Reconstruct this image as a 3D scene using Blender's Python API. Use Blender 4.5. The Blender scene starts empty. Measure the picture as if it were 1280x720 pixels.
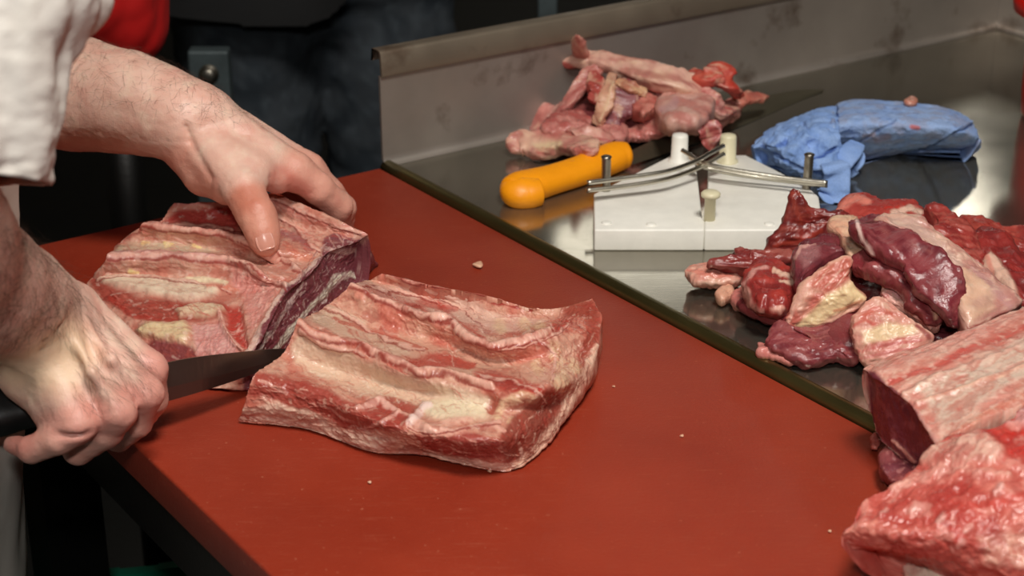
import bpy, bmesh, math, random
import numpy as np
from mathutils import Vector, Matrix

random.seed(7)
rng = np.random.default_rng(7)
SC = bpy.context.scene
COL = SC.collection

# ------------------------------------------------------------------ camera, world, lamps, exposure
TOP = 0.90                       # height of the cutting board surface
CAM = np.array([0.0, 0.0, TOP + 0.56])
PITCH = math.radians(23.6)
FPX = 2200.0
cam_d = bpy.data.cameras.new('camera')
cam_d.sensor_width = 36.0
cam_d.lens = FPX / 1280 * 36
cam_d.clip_start = 0.05
cam_d.dof.use_dof = True
cam_d.dof.focus_distance = 1.27
cam_d.dof.aperture_fstop = 9.0
cam_o = bpy.data.objects.new('camera', cam_d)
cam_o.location = CAM
cam_o.rotation_euler = (math.pi/2 - PITCH, 0, 0)
COL.objects.link(cam_o)
SC.camera = cam_o

SC.view_settings.view_transform = 'Standard'
SC.view_settings.look = 'None'
SC.view_settings.gamma = 1.0
SC.view_settings.use_curve_mapping = False
SC.view_settings.exposure = 0.0

world = bpy.data.worlds.new('room_air')
SC.world = world
world.use_nodes = True
world.node_tree.nodes['Background'].inputs[0].default_value = (0.9, 0.95, 1.0, 1)
world.node_tree.nodes['Background'].inputs[1].default_value = 0.03

def area_lamp(name, loc, target, sx, sy, power, color):
    d = bpy.data.lights.new(name, 'AREA')
    d.shape = 'RECTANGLE'; d.size = sx; d.size_y = sy; d.energy = power; d.color = color
    o = bpy.data.objects.new(name, d)
    o.location = loc
    o.rotation_euler = (Vector(target) - Vector(loc)).to_track_quat('-Z', 'Y').to_euler()
    COL.objects.link(o)
    return o
area_lamp('work_lamp', (0.30, 0.35, 2.72), (0.05, 1.3, 0.9), 0.46, 0.40, 35, (1.0, 0.95, 0.88))
area_lamp('flash', (-0.04, -0.05, 1.72), (0.0, 1.4, 0.95), 0.12, 0.08, 6.0, (1.0, 0.97, 0.93))

# ------------------------------------------------------------------ pixels to points
SP, CP = math.sin(PITCH), math.cos(PITCH)
RGT = np.array([1.0, 0, 0]); FWD = np.array([0, CP, -SP]); UPV = np.array([0, SP, CP])
def Q(px, py, d):
    return CAM + d*(FWD + RGT*(px-640)/FPX - UPV*(py-360)/FPX)
def P(px, py, mm=0.0):
    z = TOP + mm/1000.0
    r = FWD + RGT*(px-640)/FPX - UPV*(py-360)/FPX
    return CAM + r*((z-CAM[2])/r[2])
def project(V):
    R = V - CAM
    d = R @ FWD
    return np.stack([640 + FPX*(R @ RGT)/d, 360 - FPX*(R @ UPV)/d], 1)
def zoomed(pts, ox, oy, s):
    return [(ox + p[0]*s, oy + p[1]*s) + tuple(p[2:]) for p in pts]

# ------------------------------------------------------------------ noise
_perm = np.concatenate([rng.permutation(512)]*3)
_grad = rng.normal(size=(512, 3)); _grad /= np.linalg.norm(_grad, axis=1)[:, None]
def pnoise(p):
    p = np.asarray(p, float)
    i = np.floor(p).astype(int); f = p - i; i &= 511
    w = f*f*f*(f*(f*6-15)+10)
    out = 0
    for dx in (0, 1):
        wx = w[:, 0] if dx else 1-w[:, 0]
        for dy in (0, 1):
            wy = w[:, 1] if dy else 1-w[:, 1]
            for dz in (0, 1):
                wz = w[:, 2] if dz else 1-w[:, 2]
                h = _perm[_perm[_perm[(i[:, 0]+dx) & 511] + ((i[:, 1]+dy) & 511)] + ((i[:, 2]+dz) & 511)]
                g = _grad[h & 511]
                out = out + wx*wy*wz*(g[:, 0]*(f[:, 0]-dx) + g[:, 1]*(f[:, 1]-dy) + g[:, 2]*(f[:, 2]-dz))
    return out*1.6
def fbm(p, o=4, lac=2.05, gain=0.5):
    s = 0; a = 1.0; q = np.array(p, float)
    for k in range(o):
        s = s + a*pnoise(q + 17.3*k); a *= gain; q = q*lac
    return s
def ridged(p, o=3):
    s = 0; a = 1.0; q = np.array(p, float)
    for k in range(o):
        s = s + a*(1-np.abs(pnoise(q+9.1*k))*2); a *= 0.5; q = q*2.03
    return s/1.75
def sstep(a, b, x):
    t = np.clip((x-a)/(b-a), 0, 1); return t*t*(3-2*t)
def lin(c):
    c = np.asarray(c, float)/255.0
    return np.where(c <= 0.04045, c/12.92, ((c+0.055)/1.055)**2.4)
def mix(a, b, t):
    a = np.asarray(a, float); b = np.asarray(b, float)
    return a*(1-t)[:, None] + b*t[:, None]

# ------------------------------------------------------------------ materials
MATS = {}
def base_mat(name):
    m = bpy.data.materials.new(name); m.use_nodes = True
    MATS[name] = m
    return m, m.node_tree.nodes, m.node_tree.links, m.node_tree.nodes['Principled BSDF']
def ramp(N, pts):
    r = N.new('ShaderNodeValToRGB')
    e = r.color_ramp.elements
    while len(e) < len(pts): e.new(0.5)
    for k, (p, c) in enumerate(pts):
        e[k].position = p; e[k].color = tuple(c) + (1,)
    return r
def noise_node(N, L, scale, detail=4, coord='Object', rough=0.55, vec=None):
    t = N.new('ShaderNodeTexCoord'); n = N.new('ShaderNodeTexNoise')
    n.inputs['Scale'].default_value = scale; n.inputs['Detail'].default_value = detail
    n.inputs['Roughness'].default_value = rough
    if vec is not None:
        mp = N.new('ShaderNodeMapping'); mp.inputs['Scale'].default_value = vec
        L.new(t.outputs[coord], mp.inputs[0]); L.new(mp.outputs[0], n.inputs['Vector'])
    else:
        L.new(t.outputs[coord], n.inputs['Vector'])
    return n
def bump(N, L, src, B, strength, dist):
    b = N.new('ShaderNodeBump'); b.inputs['Strength'].default_value = strength; b.inputs['Distance'].default_value = dist
    L.new(src, b.inputs['Height']); L.new(b.outputs[0], B.inputs['Normal'])
    return b
def vcol_mat(name, rough=0.3, rvar=0.15, coat=0.0, sss=0.0, bscale=350, bstr=0.25, bdist=0.002, spec=0.5, speck=0.0):
    m, N, L, B = base_mat(name)
    a = N.new('ShaderNodeAttribute'); a.attribute_name = 'Col'
    src = a.outputs['Color']
    if speck:
        n2 = noise_node(N, L, 900, 2)
        mp = N.new('ShaderNodeMapRange'); mp.inputs[1].default_value = 0.3; mp.inputs[2].default_value = 0.7
        mp.inputs[3].default_value = 1-speck; mp.inputs[4].default_value = 1+speck
        L.new(n2.outputs[0], mp.inputs[0])
        vm = N.new('ShaderNodeVectorMath'); vm.operation = 'SCALE'
        L.new(src, vm.inputs[0]); L.new(mp.outputs[0], vm.inputs['Scale'])
        src = vm.outputs[0]
    L.new(src, B.inputs['Base Color'])
    n = noise_node(N, L, bscale, 5)
    mr = N.new('ShaderNodeMapRange'); mr.inputs[1].default_value = 0.3; mr.inputs[2].default_value = 0.7
    mr.inputs[3].default_value = max(0.03, rough-rvar); mr.inputs[4].default_value = rough+rvar
    n3 = noise_node(N, L, 70, 3)
    L.new(n3.outputs[0], mr.inputs[0]); L.new(mr.outputs[0], B.inputs['Roughness'])
    bp = bump(N, L, n.outputs[0], B, bstr, bdist)
    if coat: L.new(bp.outputs[0], B.inputs['Coat Normal'])
    B.inputs['Coat Weight'].default_value = coat; B.inputs['Coat Roughness'].default_value = 0.12
    B.inputs['Specular IOR Level'].default_value = spec
    if sss:
        B.inputs['Subsurface Weight'].default_value = sss
        B.inputs['Subsurface Radius'].default_value = (1.0, 0.35, 0.2)
        B.inputs['Subsurface Scale'].default_value = 0.004
    return m
def plain(name, col, rough=0.5, metal=0.0, var=0.12, scale=40, bstr=0.1, coat=0.0, bscale=None, emis=0):
    m, N, L, B = base_mat(name)
    c = lin(col)
    n = noise_node(N, L, scale, 5)
    r = ramp(N, [(0.3, np.clip(c*(1-var), 0, 1)), (0.7, np.clip(c*(1+var), 0, 1))])
    L.new(n.outputs[0], r.inputs[0]); L.new(r.outputs[0], B.inputs['Base Color'])
    B.inputs['Roughness'].default_value = rough; B.inputs['Metallic'].default_value = metal
    B.inputs['Coat Weight'].default_value = coat
    if bstr:
        n2 = noise_node(N, L, bscale or scale*6, 4)
        bump(N, L, n2.outputs[0], B, bstr, 0.002)
    if emis:
        B.inputs['Emission Color'].default_value = tuple(c) + (1,); B.inputs['Emission Strength'].default_value = emis
    return m

vcol_mat('flesh', 0.34, 0.17, 0.22, 0.08, 340, 0.34, 0.0016, 0.45)
vcol_mat('flesh_far', 0.44, 0.14, 0.08, 0.08, 280, 0.32, 0.0018)
vcol_mat('skin', 0.41, 0.10, 0.0, 0.12, 700, 0.28, 0.0012, 0.42)
vcol_mat('paper_towel', 0.9, 0.05, 0, 0, 900, 0.5, 0.0012, 0.15, speck=0.12)
vcol_mat('cloth_white', 0.85, 0.05, 0, 0, 700, 0.15, 0.0008, 0.2)
vcol_mat('denim', 0.9, 0.05, 0, 0, 700, 0.3, 0.001, 0.15)
plain('black_cloth', (9, 9, 10), 0.9, var=0.2)
plain('white_plastic', (241, 239, 230), 0.42, var=0.05, scale=60, bstr=0.08)
plain('ivory_plastic', (222, 214, 180), 0.4, var=0.05)
plain('orange_plastic', (252, 158, 12), 0.42, var=0.06, scale=50, bstr=0.12)
plain('black_plastic', (20, 20, 20), 0.5, var=0.2)
plain('chrome', (205, 200, 186), 0.3, 1.0, 0.08)
plain('bolt_steel', (160, 154, 142), 0.38, 1.0, 0.15)
plain('red_plastic', (205, 22, 14), 0.35, var=0.08, bstr=0.05)
plain('red_fabric', (190, 14, 12), 0.75, var=0.2, scale=12, bstr=0.1)
plain('post_paint', (72, 82, 84), 0.5, 0.3, 0.2)
plain('dark_frame', (13, 12, 11), 0.5, 0.4, 0.2)
plain('black_crate', (26, 25, 22), 0.6, var=0.25)
plain('green_plastic', (20, 120, 92), 0.5, var=0.12)
plain('nail', (212, 150, 132), 0.25, var=0.05, scale=100, bstr=0.02, coat=0.3)
plain('hair', (84, 58, 44), 0.5, var=0.3, bstr=0)
plain('wall_paint', (150, 143, 126), 0.8, var=0.1, scale=4)
plain('ceiling_paint', (190, 186, 176), 0.9, var=0.06, scale=3)
plain('lamp_white', (235, 235, 230), 0.4, var=0.02)
plain('tooth_white', (230, 225, 215), 0.3)
plain('shoe_leather', (18, 17, 16), 0.4)

def mat_floor():
    m, N, L, B = base_mat('floor_resin')
    n = noise_node(N, L, 2.5, 8)
    r = ramp(N, [(0.35, lin((14, 14, 12))), (0.7, lin((24, 23, 20)))])
    L.new(n.outputs[0], r.inputs[0]); L.new(r.outputs[0], B.inputs['Base Color'])
    B.inputs['Roughness'].default_value = 0.6
    n2 = noise_node(N, L, 60, 4); bump(N, L, n2.outputs[0], B, 0.3, 0.003)
mat_floor()
def mat_board():
    m, N, L, B = base_mat('red_board')
    n = noise_node(N, L, 9, 6)
    r = ramp(N, [(0.3, lin((136, 42, 22))), (0.7, lin((152, 52, 29)))])
    L.new(n.outputs[0], r.inputs[0])
    # fine pale knife scratches and crumbs
    n2 = noise_node(N, L, 1, 3, vec=(55, 900, 55))
    mr = N.new('ShaderNodeMapRange'); mr.inputs[1].default_value = 0.60; mr.inputs[2].default_value = 0.76
    mr.inputs[3].default_value = 0.0; mr.inputs[4].default_value = 0.16
    L.new(n2.outputs[0], mr.inputs[0])
    n3 = noise_node(N, L, 260, 2)
    mr3 = N.new('ShaderNodeMapRange'); mr3.inputs[1].default_value = 0.68; mr3.inputs[2].default_value = 0.78
    mr3.inputs[3].default_value = 0.0; mr3.inputs[4].default_value = 0.45
    L.new(n3.outputs[0], mr3.inputs[0])
    ad = N.new('ShaderNodeMath'); ad.operation = 'ADD'; L.new(mr.outputs[0], ad.inputs[0]); L.new(mr3.outputs[0], ad.inputs[1])
    mx = N.new('ShaderNodeMix'); mx.data_type = 'RGBA'
    L.new(ad.outputs[0], mx.inputs['Factor']); L.new(r.outputs[0], mx.inputs['A'])
    mx.inputs['B'].default_value = tuple(lin((205, 130, 100))) + (1,)
    L.new(mx.outputs['Result'], B.inputs['Base Color'])
    n4 = noise_node(N, L, 5, 5)
    mr4 = N.new('ShaderNodeMapRange'); mr4.inputs[1].default_value = 0.3; mr4.inputs[2].default_value = 0.7
    mr4.inputs[3].default_value = 0.40; mr4.inputs[4].default_value = 0.55
    L.new(n4.outputs[0], mr4.inputs[0]); L.new(mr4.outputs[0], B.inputs['Roughness'])
    n5 = noise_node(N, L, 420, 4); bump(N, L, n5.outputs[0], B, 0.25, 0.0015)
mat_board()
def mat_steel(name, base, rough, stains, swirl, film=0.8):
    m, N, L, B = base_mat(name)
    B.inputs['Metallic'].default_value = film
    n = noise_node(N, L, 6, 7)
    c = lin(base)
    r = ramp(N, [(0.3, c*0.8), (0.7, c*1.15)])
    L.new(n.outputs[0], r.inputs[0])
    src = r.outputs[0]
    if stains:
        n2 = noise_node(N, L, 16, 5)
        mr = N.new('ShaderNodeMapRange'); mr.inputs[1].default_value = 0.58; mr.inputs[2].default_value = 0.70
        mr.inputs[3].default_value = 0.0; mr.inputs[4].default_value = 0.75
        L.new(n2.outputs[0], mr.inputs[0])
        mx = N.new('ShaderNodeMix'); mx.data_type = 'RGBA'
        L.new(mr.outputs[0], mx.inputs['Factor']); L.new(src, mx.inputs['A'])
        mx.inputs['B'].default_value = tuple(lin((92, 74, 60))) + (1,)
        src = mx.outputs['Result']
    L.new(src, B.inputs['Base Color'])
    n3 = noise_node(N, L, 14, 6)
    mr3 = N.new('ShaderNodeMapRange'); mr3.inputs[1].default_value = 0.3; mr3.inputs[2].default_value = 0.7
    mr3.inputs[3].default_value = rough*0.8; mr3.inputs[4].default_value = rough*1.25
    L.new(n3.outputs[0], mr3.inputs[0]); L.new(mr3.outputs[0], B.inputs['Roughness'])
    if swirl:
        n5 = noise_node(N, L, 1, 5, vec=(40, 420, 40)); n5.inputs['Distortion'].default_value = 0.6
        bump(N, L, n5.outputs[0], B, 0.05, 0.0006)
    else:
        n4 = noise_node(N, L, 120, 4); bump(N, L, n4.outputs[0], B, 0.06, 0.001)
mat_steel('steel_top', (150, 145, 132), 0.12, False, True, 0.87)
mat_steel('steel_splash', (158, 150, 142), 0.45, True, False, 0.65)
mat_steel('steel_lip', (136, 124, 108), 0.5, True, False, 0.65)
mat_steel('steel_rim', (112, 102, 62), 0.36, False, False, 0.92)
mat_steel('blade_steel', (118, 106, 98), 0.33, True, False, 0.95)
mat_steel('blade_olive', (130, 124, 104), 0.30, False, False)
# ------------------------------------------------------------------ objects and meshes
def tag(o, label=None, cat=None, group=None, kind=None):
    if label: o['label'] = label
    if cat: o['category'] = cat
    if group: o['group'] = group
    if kind: o['kind'] = kind
    return o
def empty(name, loc, label, cat, group=None):
    o = bpy.data.objects.new(name, None); o.empty_display_size = 0.05
    o.location = tuple(loc); COL.objects.link(o)
    return tag(o, label, cat, group)
def mesh_obj(name, V, F, mat, parent=None, colors=None, smooth=True):
    me = bpy.data.meshes.new(name)
    V = np.asarray(V, float)
    off = np.zeros(3)
    if parent is not None:
        off = np.array(parent.location)
        if parent.parent is not None: off = off + np.array(parent.parent.location)
    else:
        off = (V.min(0)+V.max(0))/2; off[2] = V[:, 2].min()
    me.from_pydata((V-off).tolist(), [], [tuple(f) for f in F])
    if smooth: me.polygons.foreach_set('use_smooth', [True]*len(me.polygons))
    if colors is not None:
        ca = me.color_attributes.new('Col', 'FLOAT_COLOR', 'POINT')
        c = np.ones((len(V), 4)); c[:, :3] = colors
        ca.data.foreach_set('color', c.ravel())
    me.materials.append(MATS[mat]); me.update()
    o = bpy.data.objects.new(name, me); COL.objects.link(o)
    if parent is not None: o.parent = parent
    else: o.location = tuple(off)
    return o
def bm_obj(name, bm, mat, parent=None, smooth=False):
    bmesh.ops.recalc_face_normals(bm, faces=bm.faces[:])
    V = np.array([v.co[:] for v in bm.verts]); bm.verts.index_update()
    F = [[v.index for v in f.verts] for f in bm.faces]
    bm.free()
    o = mesh_obj(name, V, F, mat, parent, smooth=False)
    if smooth:
        o.data.polygons.foreach_set('use_smooth', [True]*len(o.data.polygons))
        try: o.data.set_sharp_from_angle(angle=math.radians(40))
        except Exception: pass
    return o
def prism_bm(ring, zlo, zhi, bev=0.0, seg=3, bm=None):
    bm = bm or bmesh.new()
    lo = [bm.verts.new((p[0], p[1], zlo)) for p in ring]; hi = [bm.verts.new((p[0], p[1], zhi)) for p in ring]
    n = len(ring); fs = [bm.faces.new(hi), bm.faces.new(lo[::-1])]
    for i in range(n): fs.append(bm.faces.new((lo[i], lo[(i+1) % n], hi[(i+1) % n], hi[i])))
    bmesh.ops.recalc_face_normals(bm, faces=fs)
    if bev:
        es = list({e for f in fs for e in f.edges})
        bmesh.ops.bevel(bm, geom=es, offset=bev, segments=seg, affect='EDGES', profile=0.5)
    return bm
def box_bm(c, ax, ay, hx, hy, hz, bev=0.0, bm=None):
    c = np.asarray(c, float); ax = np.asarray(ax, float); ay = np.asarray(ay, float)
    ring = [(c + ax*sx*hx + ay*sy*hy) for sx, sy in ((-1, -1), (1, -1), (1, 1), (-1, 1))]
    return prism_bm(ring, c[2]-hz, c[2]+hz, bev, 2, bm)
def crom(A, n):
    """Catmull-Rom along axis 0, A (k, ...) to (n, ...)"""
    A = np.asarray(A, float); k = len(A)
    E = np.concatenate([2*A[:1]-A[1:2], A, 2*A[-1:]-A[-2:-1]])
    t = np.linspace(0, k-1, n); i = np.minimum(t.astype(int), k-2); f = (t-i).reshape((-1,) + (1,)*(A.ndim-1))
    p0, p1, p2, p3 = E[i], E[i+1], E[i+2], E[i+3]
    return 0.5*(2*p1 + (p2-p0)*f + (2*p0-5*p1+4*p2-p3)*f*f + (3*p1-p0-3*p2+p3)*f**3)
def closed_crom(A, n):
    A = np.asarray(A, float); k = len(A)
    t = np.linspace(0, k, n, endpoint=False); i = t.astype(int); f = (t-i)[:, None]
    p0, p1, p2, p3 = A[(i-1) % k], A[i % k], A[(i+1) % k], A[(i+2) % k]
    return 0.5*(2*p1 + (p2-p0)*f + (2*p0-5*p1+4*p2-p3)*f*f + (3*p1-p0-3*p2+p3)*f**3)
def vnorm(V, F):
    N = np.zeros_like(V)
    q = np.array([f for f in F if len(f) == 4]); t = np.array([f for f in F if len(f) == 3])
    if len(q):
        n = np.cross(V[q[:, 2]]-V[q[:, 0]], V[q[:, 3]]-V[q[:, 1]])
        for c in range(4): np.add.at(N, q[:, c], n)
    if len(t):
        n = np.cross(V[t[:, 1]]-V[t[:, 0]], V[t[:, 2]]-V[t[:, 0]])
        for c in range(3): np.add.at(N, t[:, c], n)
    return N/np.maximum(np.linalg.norm(N, axis=1), 1e-12)[:, None]
def outward(V, F):
    """signed volume > 0"""
    s = 0
    for f in F:
        a = V[f[0]]
        for j in range(1, len(f)-1): s += np.dot(a - V[0], np.cross(V[f[j]]-V[0], V[f[j+1]]-V[0]))
    return s >= 0
def dist_poly(X, pts, w):
    """distance / width to a polyline; w scalar or per point"""
    pts = np.asarray(pts, float); w = np.broadcast_to(np.asarray(w, float), (len(pts),)).copy()
    best = np.full(len(X), 1e9)
    R_ = w.max()*2 + 1; k = np.nonzero((X[:, 0] > pts[:, 0].min()-R_) & (X[:, 0] < pts[:, 0].max()+R_) & (X[:, 1] > pts[:, 1].min()-R_) & (X[:, 1] < pts[:, 1].max()+R_))[0]
    if len(k) < len(X):
        if len(k): best[k] = dist_poly(X[k], pts, w)
        return best
    for i in range(len(pts)-1):
        a, b = pts[i], pts[i+1]; ab = b-a
        t = np.clip(((X-a) @ ab)/max(ab @ ab, 1e-9), 0, 1)
        d = np.linalg.norm(X - a - t[:, None]*ab, axis=1)
        best = np.minimum(best, d/np.maximum(w[i]*(1-t)+w[i+1]*t, 1e-3))
    return best
def sd_polygon(X, pts):
    pts = np.asarray(pts, float); n = len(pts)
    d = np.full(len(X), 1e9); inside = np.zeros(len(X), bool)
    for i in range(n):
        a, b = pts[i], pts[(i+1) % n]; ab = b-a
        t = np.clip(((X-a) @ ab)/max(ab @ ab, 1e-9), 0, 1)
        d = np.minimum(d, np.linalg.norm(X - a - t[:, None]*ab, axis=1))
        c = (a[1] > X[:, 1]) != (b[1] > X[:, 1])
        with np.errstate(divide='ignore', invalid='ignore'):
            xi = (b[0]-a[0])*(X[:, 1]-a[1])/(b[1]-a[1]) + a[0]
        inside ^= c & (X[:, 0] < xi)
    return np.where(inside, -d, d)

class Meat:
    """a mesh being shaped: vertices, colours; strokes paint streaks of fat or lean and raise folds"""
    def __init__(s, V, F):
        s.V = np.asarray(V, float); s.F = F
        s.N = vnorm(s.V, F); s.X = project(s.V)
        s.seed = rng.uniform(0, 300, 3)
        view = s.V - CAM; view /= np.linalg.norm(view, axis=1)[:, None]
        s.face = sstep(0.12, -0.12, np.einsum('ij,ij->i', s.N, view))
        s.C = np.zeros_like(s.V); s.D = np.zeros(len(s.V))
        s.j1 = fbm(s.V*60 + s.seed, 5); s.j2 = fbm(s.V*60 + s.seed + 77, 5)
        s.XJ = s.X
        s.XS = s.X + np.stack([fbm(s.V*30 + s.seed, 2), fbm(s.V*30 + s.seed + 9, 2)], 1)*2.0
    def jitter(s, amp):
        s.XJ = s.X + np.stack([s.j1, s.j2], 1)*amp*0.45
    def fill(s, c1, c2, scale=60, o=4, bias=0.0, sharp=0.5, stretch=None):
        p = s.V*scale
        if stretch is not None:
            a = np.asarray(stretch[0], float); a /= np.linalg.norm(a)
            p = p - np.outer(p @ a, a)*(1-stretch[1])
        t = sstep(-sharp, sharp, fbm(p + s.seed, o) + bias)
        s.C = mix(np.broadcast_to(lin(c1), s.V.shape), np.broadcast_to(lin(c2), s.V.shape), t)
    def mottle(s, c, scale=80, thr=0.3, wid=0.25, a=0.6, o=4, stretch=None, mask=None, off=31):
        p = s.V*scale
        if stretch is not None:
            d = np.asarray(stretch[0], float); d /= np.linalg.norm(d)
            p = p - np.outer(p @ d, d)*(1-stretch[1])
        t = sstep(thr-wid, thr+wid, fbm(p + s.seed + off, o))*a
        if mask is not None: t = t*mask
        s.C = mix(s.C, np.broadcast_to(lin(c), s.V.shape), t)
    def streak(s, c, d, scale=160, thr=0.25, wid=0.15, a=0.6, st=0.08, mask=None, off=57):
        s.mottle(c, scale, thr, wid, a, 3, (d, st), mask, off)
    def stroke(s, pts, w, c=None, a=1.0, h=0.0, soft=0.6):
        d = dist_poly(s.XJ, pts, w)
        m = sstep(1.0+soft*0.3, 1.0-soft, d)*s.face
        if c is not None: s.C = mix(s.C, np.broadcast_to(lin(c), s.V.shape), m*a)
        if h: s.D += sstep(1.5, 0.0, dist_poly(s.XS, pts, np.asarray(w)*1.25))*s.face*(h*.5 if h > 2 else h*.7)/1000.0
        return m
    def patch(s, pts, c=None, a=1.0, f=6, h=0.0):
        m = sstep(f, -f, sd_polygon(s.XJ, pts))*s.face
        if c is not None: s.C = mix(s.C, np.broadcast_to(lin(c), s.V.shape), m*a)
        if h: s.D += m*h/1000.0
        return m
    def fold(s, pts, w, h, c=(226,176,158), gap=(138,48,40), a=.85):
        """a raised lip of membrane with a painted crest highlight, and a red crevice shaded by colour along its near side (pixels)"""
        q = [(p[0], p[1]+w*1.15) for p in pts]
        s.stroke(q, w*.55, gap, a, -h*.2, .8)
        s.stroke(pts, w*1.2, None, 0, h*.42, .9); s.stroke(pts, w*.8, c, a, 0, .9)  # crest highlight and crevice shade both go into the tissue colour
    def veins(s, region, d, n, length, w, cols, a=.6, h=0.0, bend=.25):
        """many short streaks of tissue scattered in a region (pixels) along direction d"""
        reg = np.array(region, float); lo, hi = reg.min(0), reg.max(0); d = np.array(d, float); d /= np.hypot(*d); e = np.array([-d[1], d[0]])
        k = 0
        while k < n:
            p = lo + rng.random(2)*(hi-lo)
            if sd_polygon(p[None], reg)[0] > 0: continue
            L = length*rng.uniform(.4, 1.3); b = rng.normal(0, bend, 3)
            pts = [p + d*L*t + e*L*(b[0]*t + b[1]*t*t + b[2]*.4*math.sin(5*t)) for t in (-.5, -.2, .1, .35, .5)]
            ww = w*rng.uniform(.5, 1.4)
            s.stroke(pts, [ww*.3, ww, ww*.9, ww*.7, ww*.2], cols[rng.integers(len(cols))], a*rng.uniform(.5, 1), h*rng.uniform(.3, 1), .8); k += 1
    def lump(s, amp, scale, o=4, rid=False):
        amp = amp*(0.4 if scale > 80 else 0.75)
        s.D += (ridged(s.V*scale + s.seed + 5, o)-0.5 if rid else fbm(s.V*scale + s.seed + 5, o))*amp/1000.0
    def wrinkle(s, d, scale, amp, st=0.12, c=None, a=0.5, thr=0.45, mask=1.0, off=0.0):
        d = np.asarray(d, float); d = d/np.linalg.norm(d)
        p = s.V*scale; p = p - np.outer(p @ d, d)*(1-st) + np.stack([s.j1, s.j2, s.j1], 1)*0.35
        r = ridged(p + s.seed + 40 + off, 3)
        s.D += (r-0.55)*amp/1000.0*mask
        if c is not None: s.C = mix(s.C, np.broadcast_to(lin(c), s.V.shape), sstep(thr+.12, thr-.12, r)*a*mask)  # a dark c puts crease shade and blood tone into the grooves
    def done(s, name, mat='flesh', parent=None, zmin=None):
        V = s.V + s.N*s.D[:, None]
        if zmin is not None: V[:, 2] = np.maximum(V[:, 2], zmin)
        return mesh_obj(name, V, s.F, mat, parent, s.C)

def grid_faces(nr, nc, o=0):
    i = np.arange(nr-1)[:, None]*nc + np.arange(nc-1)[None, :] + o
    return np.stack([i, i+nc, i+nc+1, i+1], -1).reshape(-1, 4).tolist()
def net(rows, nr, nc, zb=1.0, inset=0.0, k=7, bulge=0.0, pix=True):
    """surface through rows of (px, py, mm), skirt down to zb mm above the board, closed below"""
    A = np.array([[P(*p) for p in r] for r in rows]) if pix else np.array(rows, float)
    G = crom(A, nr); G = np.swapaxes(crom(np.swapaxes(G, 0, 1), nc), 0, 1)
    V = G.reshape(-1, 3); F = grid_faces(nr, nc)
    loop = ([j for j in range(nc)] + [i*nc + nc-1 for i in range(1, nr)] +
            [(nr-1)*nc + j for j in range(nc-2, -1, -1)] + [i*nc for i in range(nr-2, 0, -1)])
    n = len(loop); c = V[loop].mean(0); prev = loop; E = V[loop]
    Z = TOP + zb/1000.0
    VV = [V]; base = len(V)
    d = c[None, :]-E; d[:, 2] = 0; d /= np.linalg.norm(d, axis=1)[:, None]
    for j in range(1, k+1):
        t = j/k
        L = E + d*(inset/1000.0*t**1.6 - bulge/1000.0*math.sin(math.pi*t))
        L[:, 2] = E[:, 2]*(1-t) + np.minimum(E[:, 2], Z)*t
        VV.append(L); cur = list(range(base, base+n)); base += n
        for q in range(n): F.append([prev[q], cur[q], cur[(q+1) % n], prev[(q+1) % n]][::-1])
        prev = cur
    VV.append(np.array([[c[0], c[1], Z]])); ci = base
    for q in range(n): F.append([prev[q], prev[(q+1) % n], ci][::1])
    V = np.concatenate(VV)
    # orient upward
    N = vnorm(V, F[:(nr-1)*(nc-1)])
    if N[:nr*nc, 2].mean() < 0: F = [f[::-1] for f in F]
    # make bottom/skirt winding agree
    return V, F
def pillow(outline, zc, gx=0.0, gy=0.0, dome=6.0, th=18.0, n=84, m=14, sq=3.6, down=0.6, rag=0.05):
    """closed lump with the outline (px) lying on a tilted plane: height zc mm + gx, gy mm per pixel"""
    O = np.array(outline, float); cx, cy = O.mean(0)
    R = closed_crom(O, n)
    W = np.array([P(x, y, zc + gx*(x-cx) + gy*(y-cy)) for x, y in R]); c = W.mean(0)
    vd = c - CAM; vd /= np.linalg.norm(vd); dn = vd + np.array([0, 0, -down]); dn /= np.linalg.norm(dn)
    e1 = W - c
    an = np.linspace(0, 2*math.pi, n, endpoint=False); cs = np.stack([np.cos(an), np.sin(an), np.zeros(n)], 1)
    e1 = e1*(1 + rag*fbm(cs*3.2 + rng.uniform(0, 200), 4))[:, None]
    nn = np.zeros(3)
    for i in range(n): nn += np.cross(e1[i], e1[(i+1) % n])
    nn /= np.linalg.norm(nn)
    if nn @ vd > 0: nn = -nn
    VV = [c + nn*dome/1000.0]; F = []
    prof = []
    for j in range(1, m+1):
        r = 1-(1-j/m)**1.6; prof.append((r, dome/1000.0*(1-r**sq)**(1/sq), 0))
    for j in range(m-1, 0, -1):
        r = 1-(1-j/m)**1.6; prof.append((r, 0, th/1000.0*(1-r**sq)**(1/sq)))
    for r, up, dw in prof:
        VV.extend(c + e1*r + nn*up + dn*dw)
    VV.append(c + dn*th/1000.0)
    for i in range(n): F.append([0, 1+i, 1+(i+1) % n])
    for j in range(len(prof)-1):
        a, b = 1+j*n, 1+(j+1)*n
        for i in range(n): F.append([a+i, b+i, b+(i+1) % n, a+(i+1) % n])
    a = 1+(len(prof)-1)*n; z = a+n
    for i in range(n): F.append([a+i, z, a+(i+1) % n])
    V = np.array(VV)
    V = V.reshape(-1, 3)
    if not outward(V, F): F = [f[::-1] for f in F]
    return V, F
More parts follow.
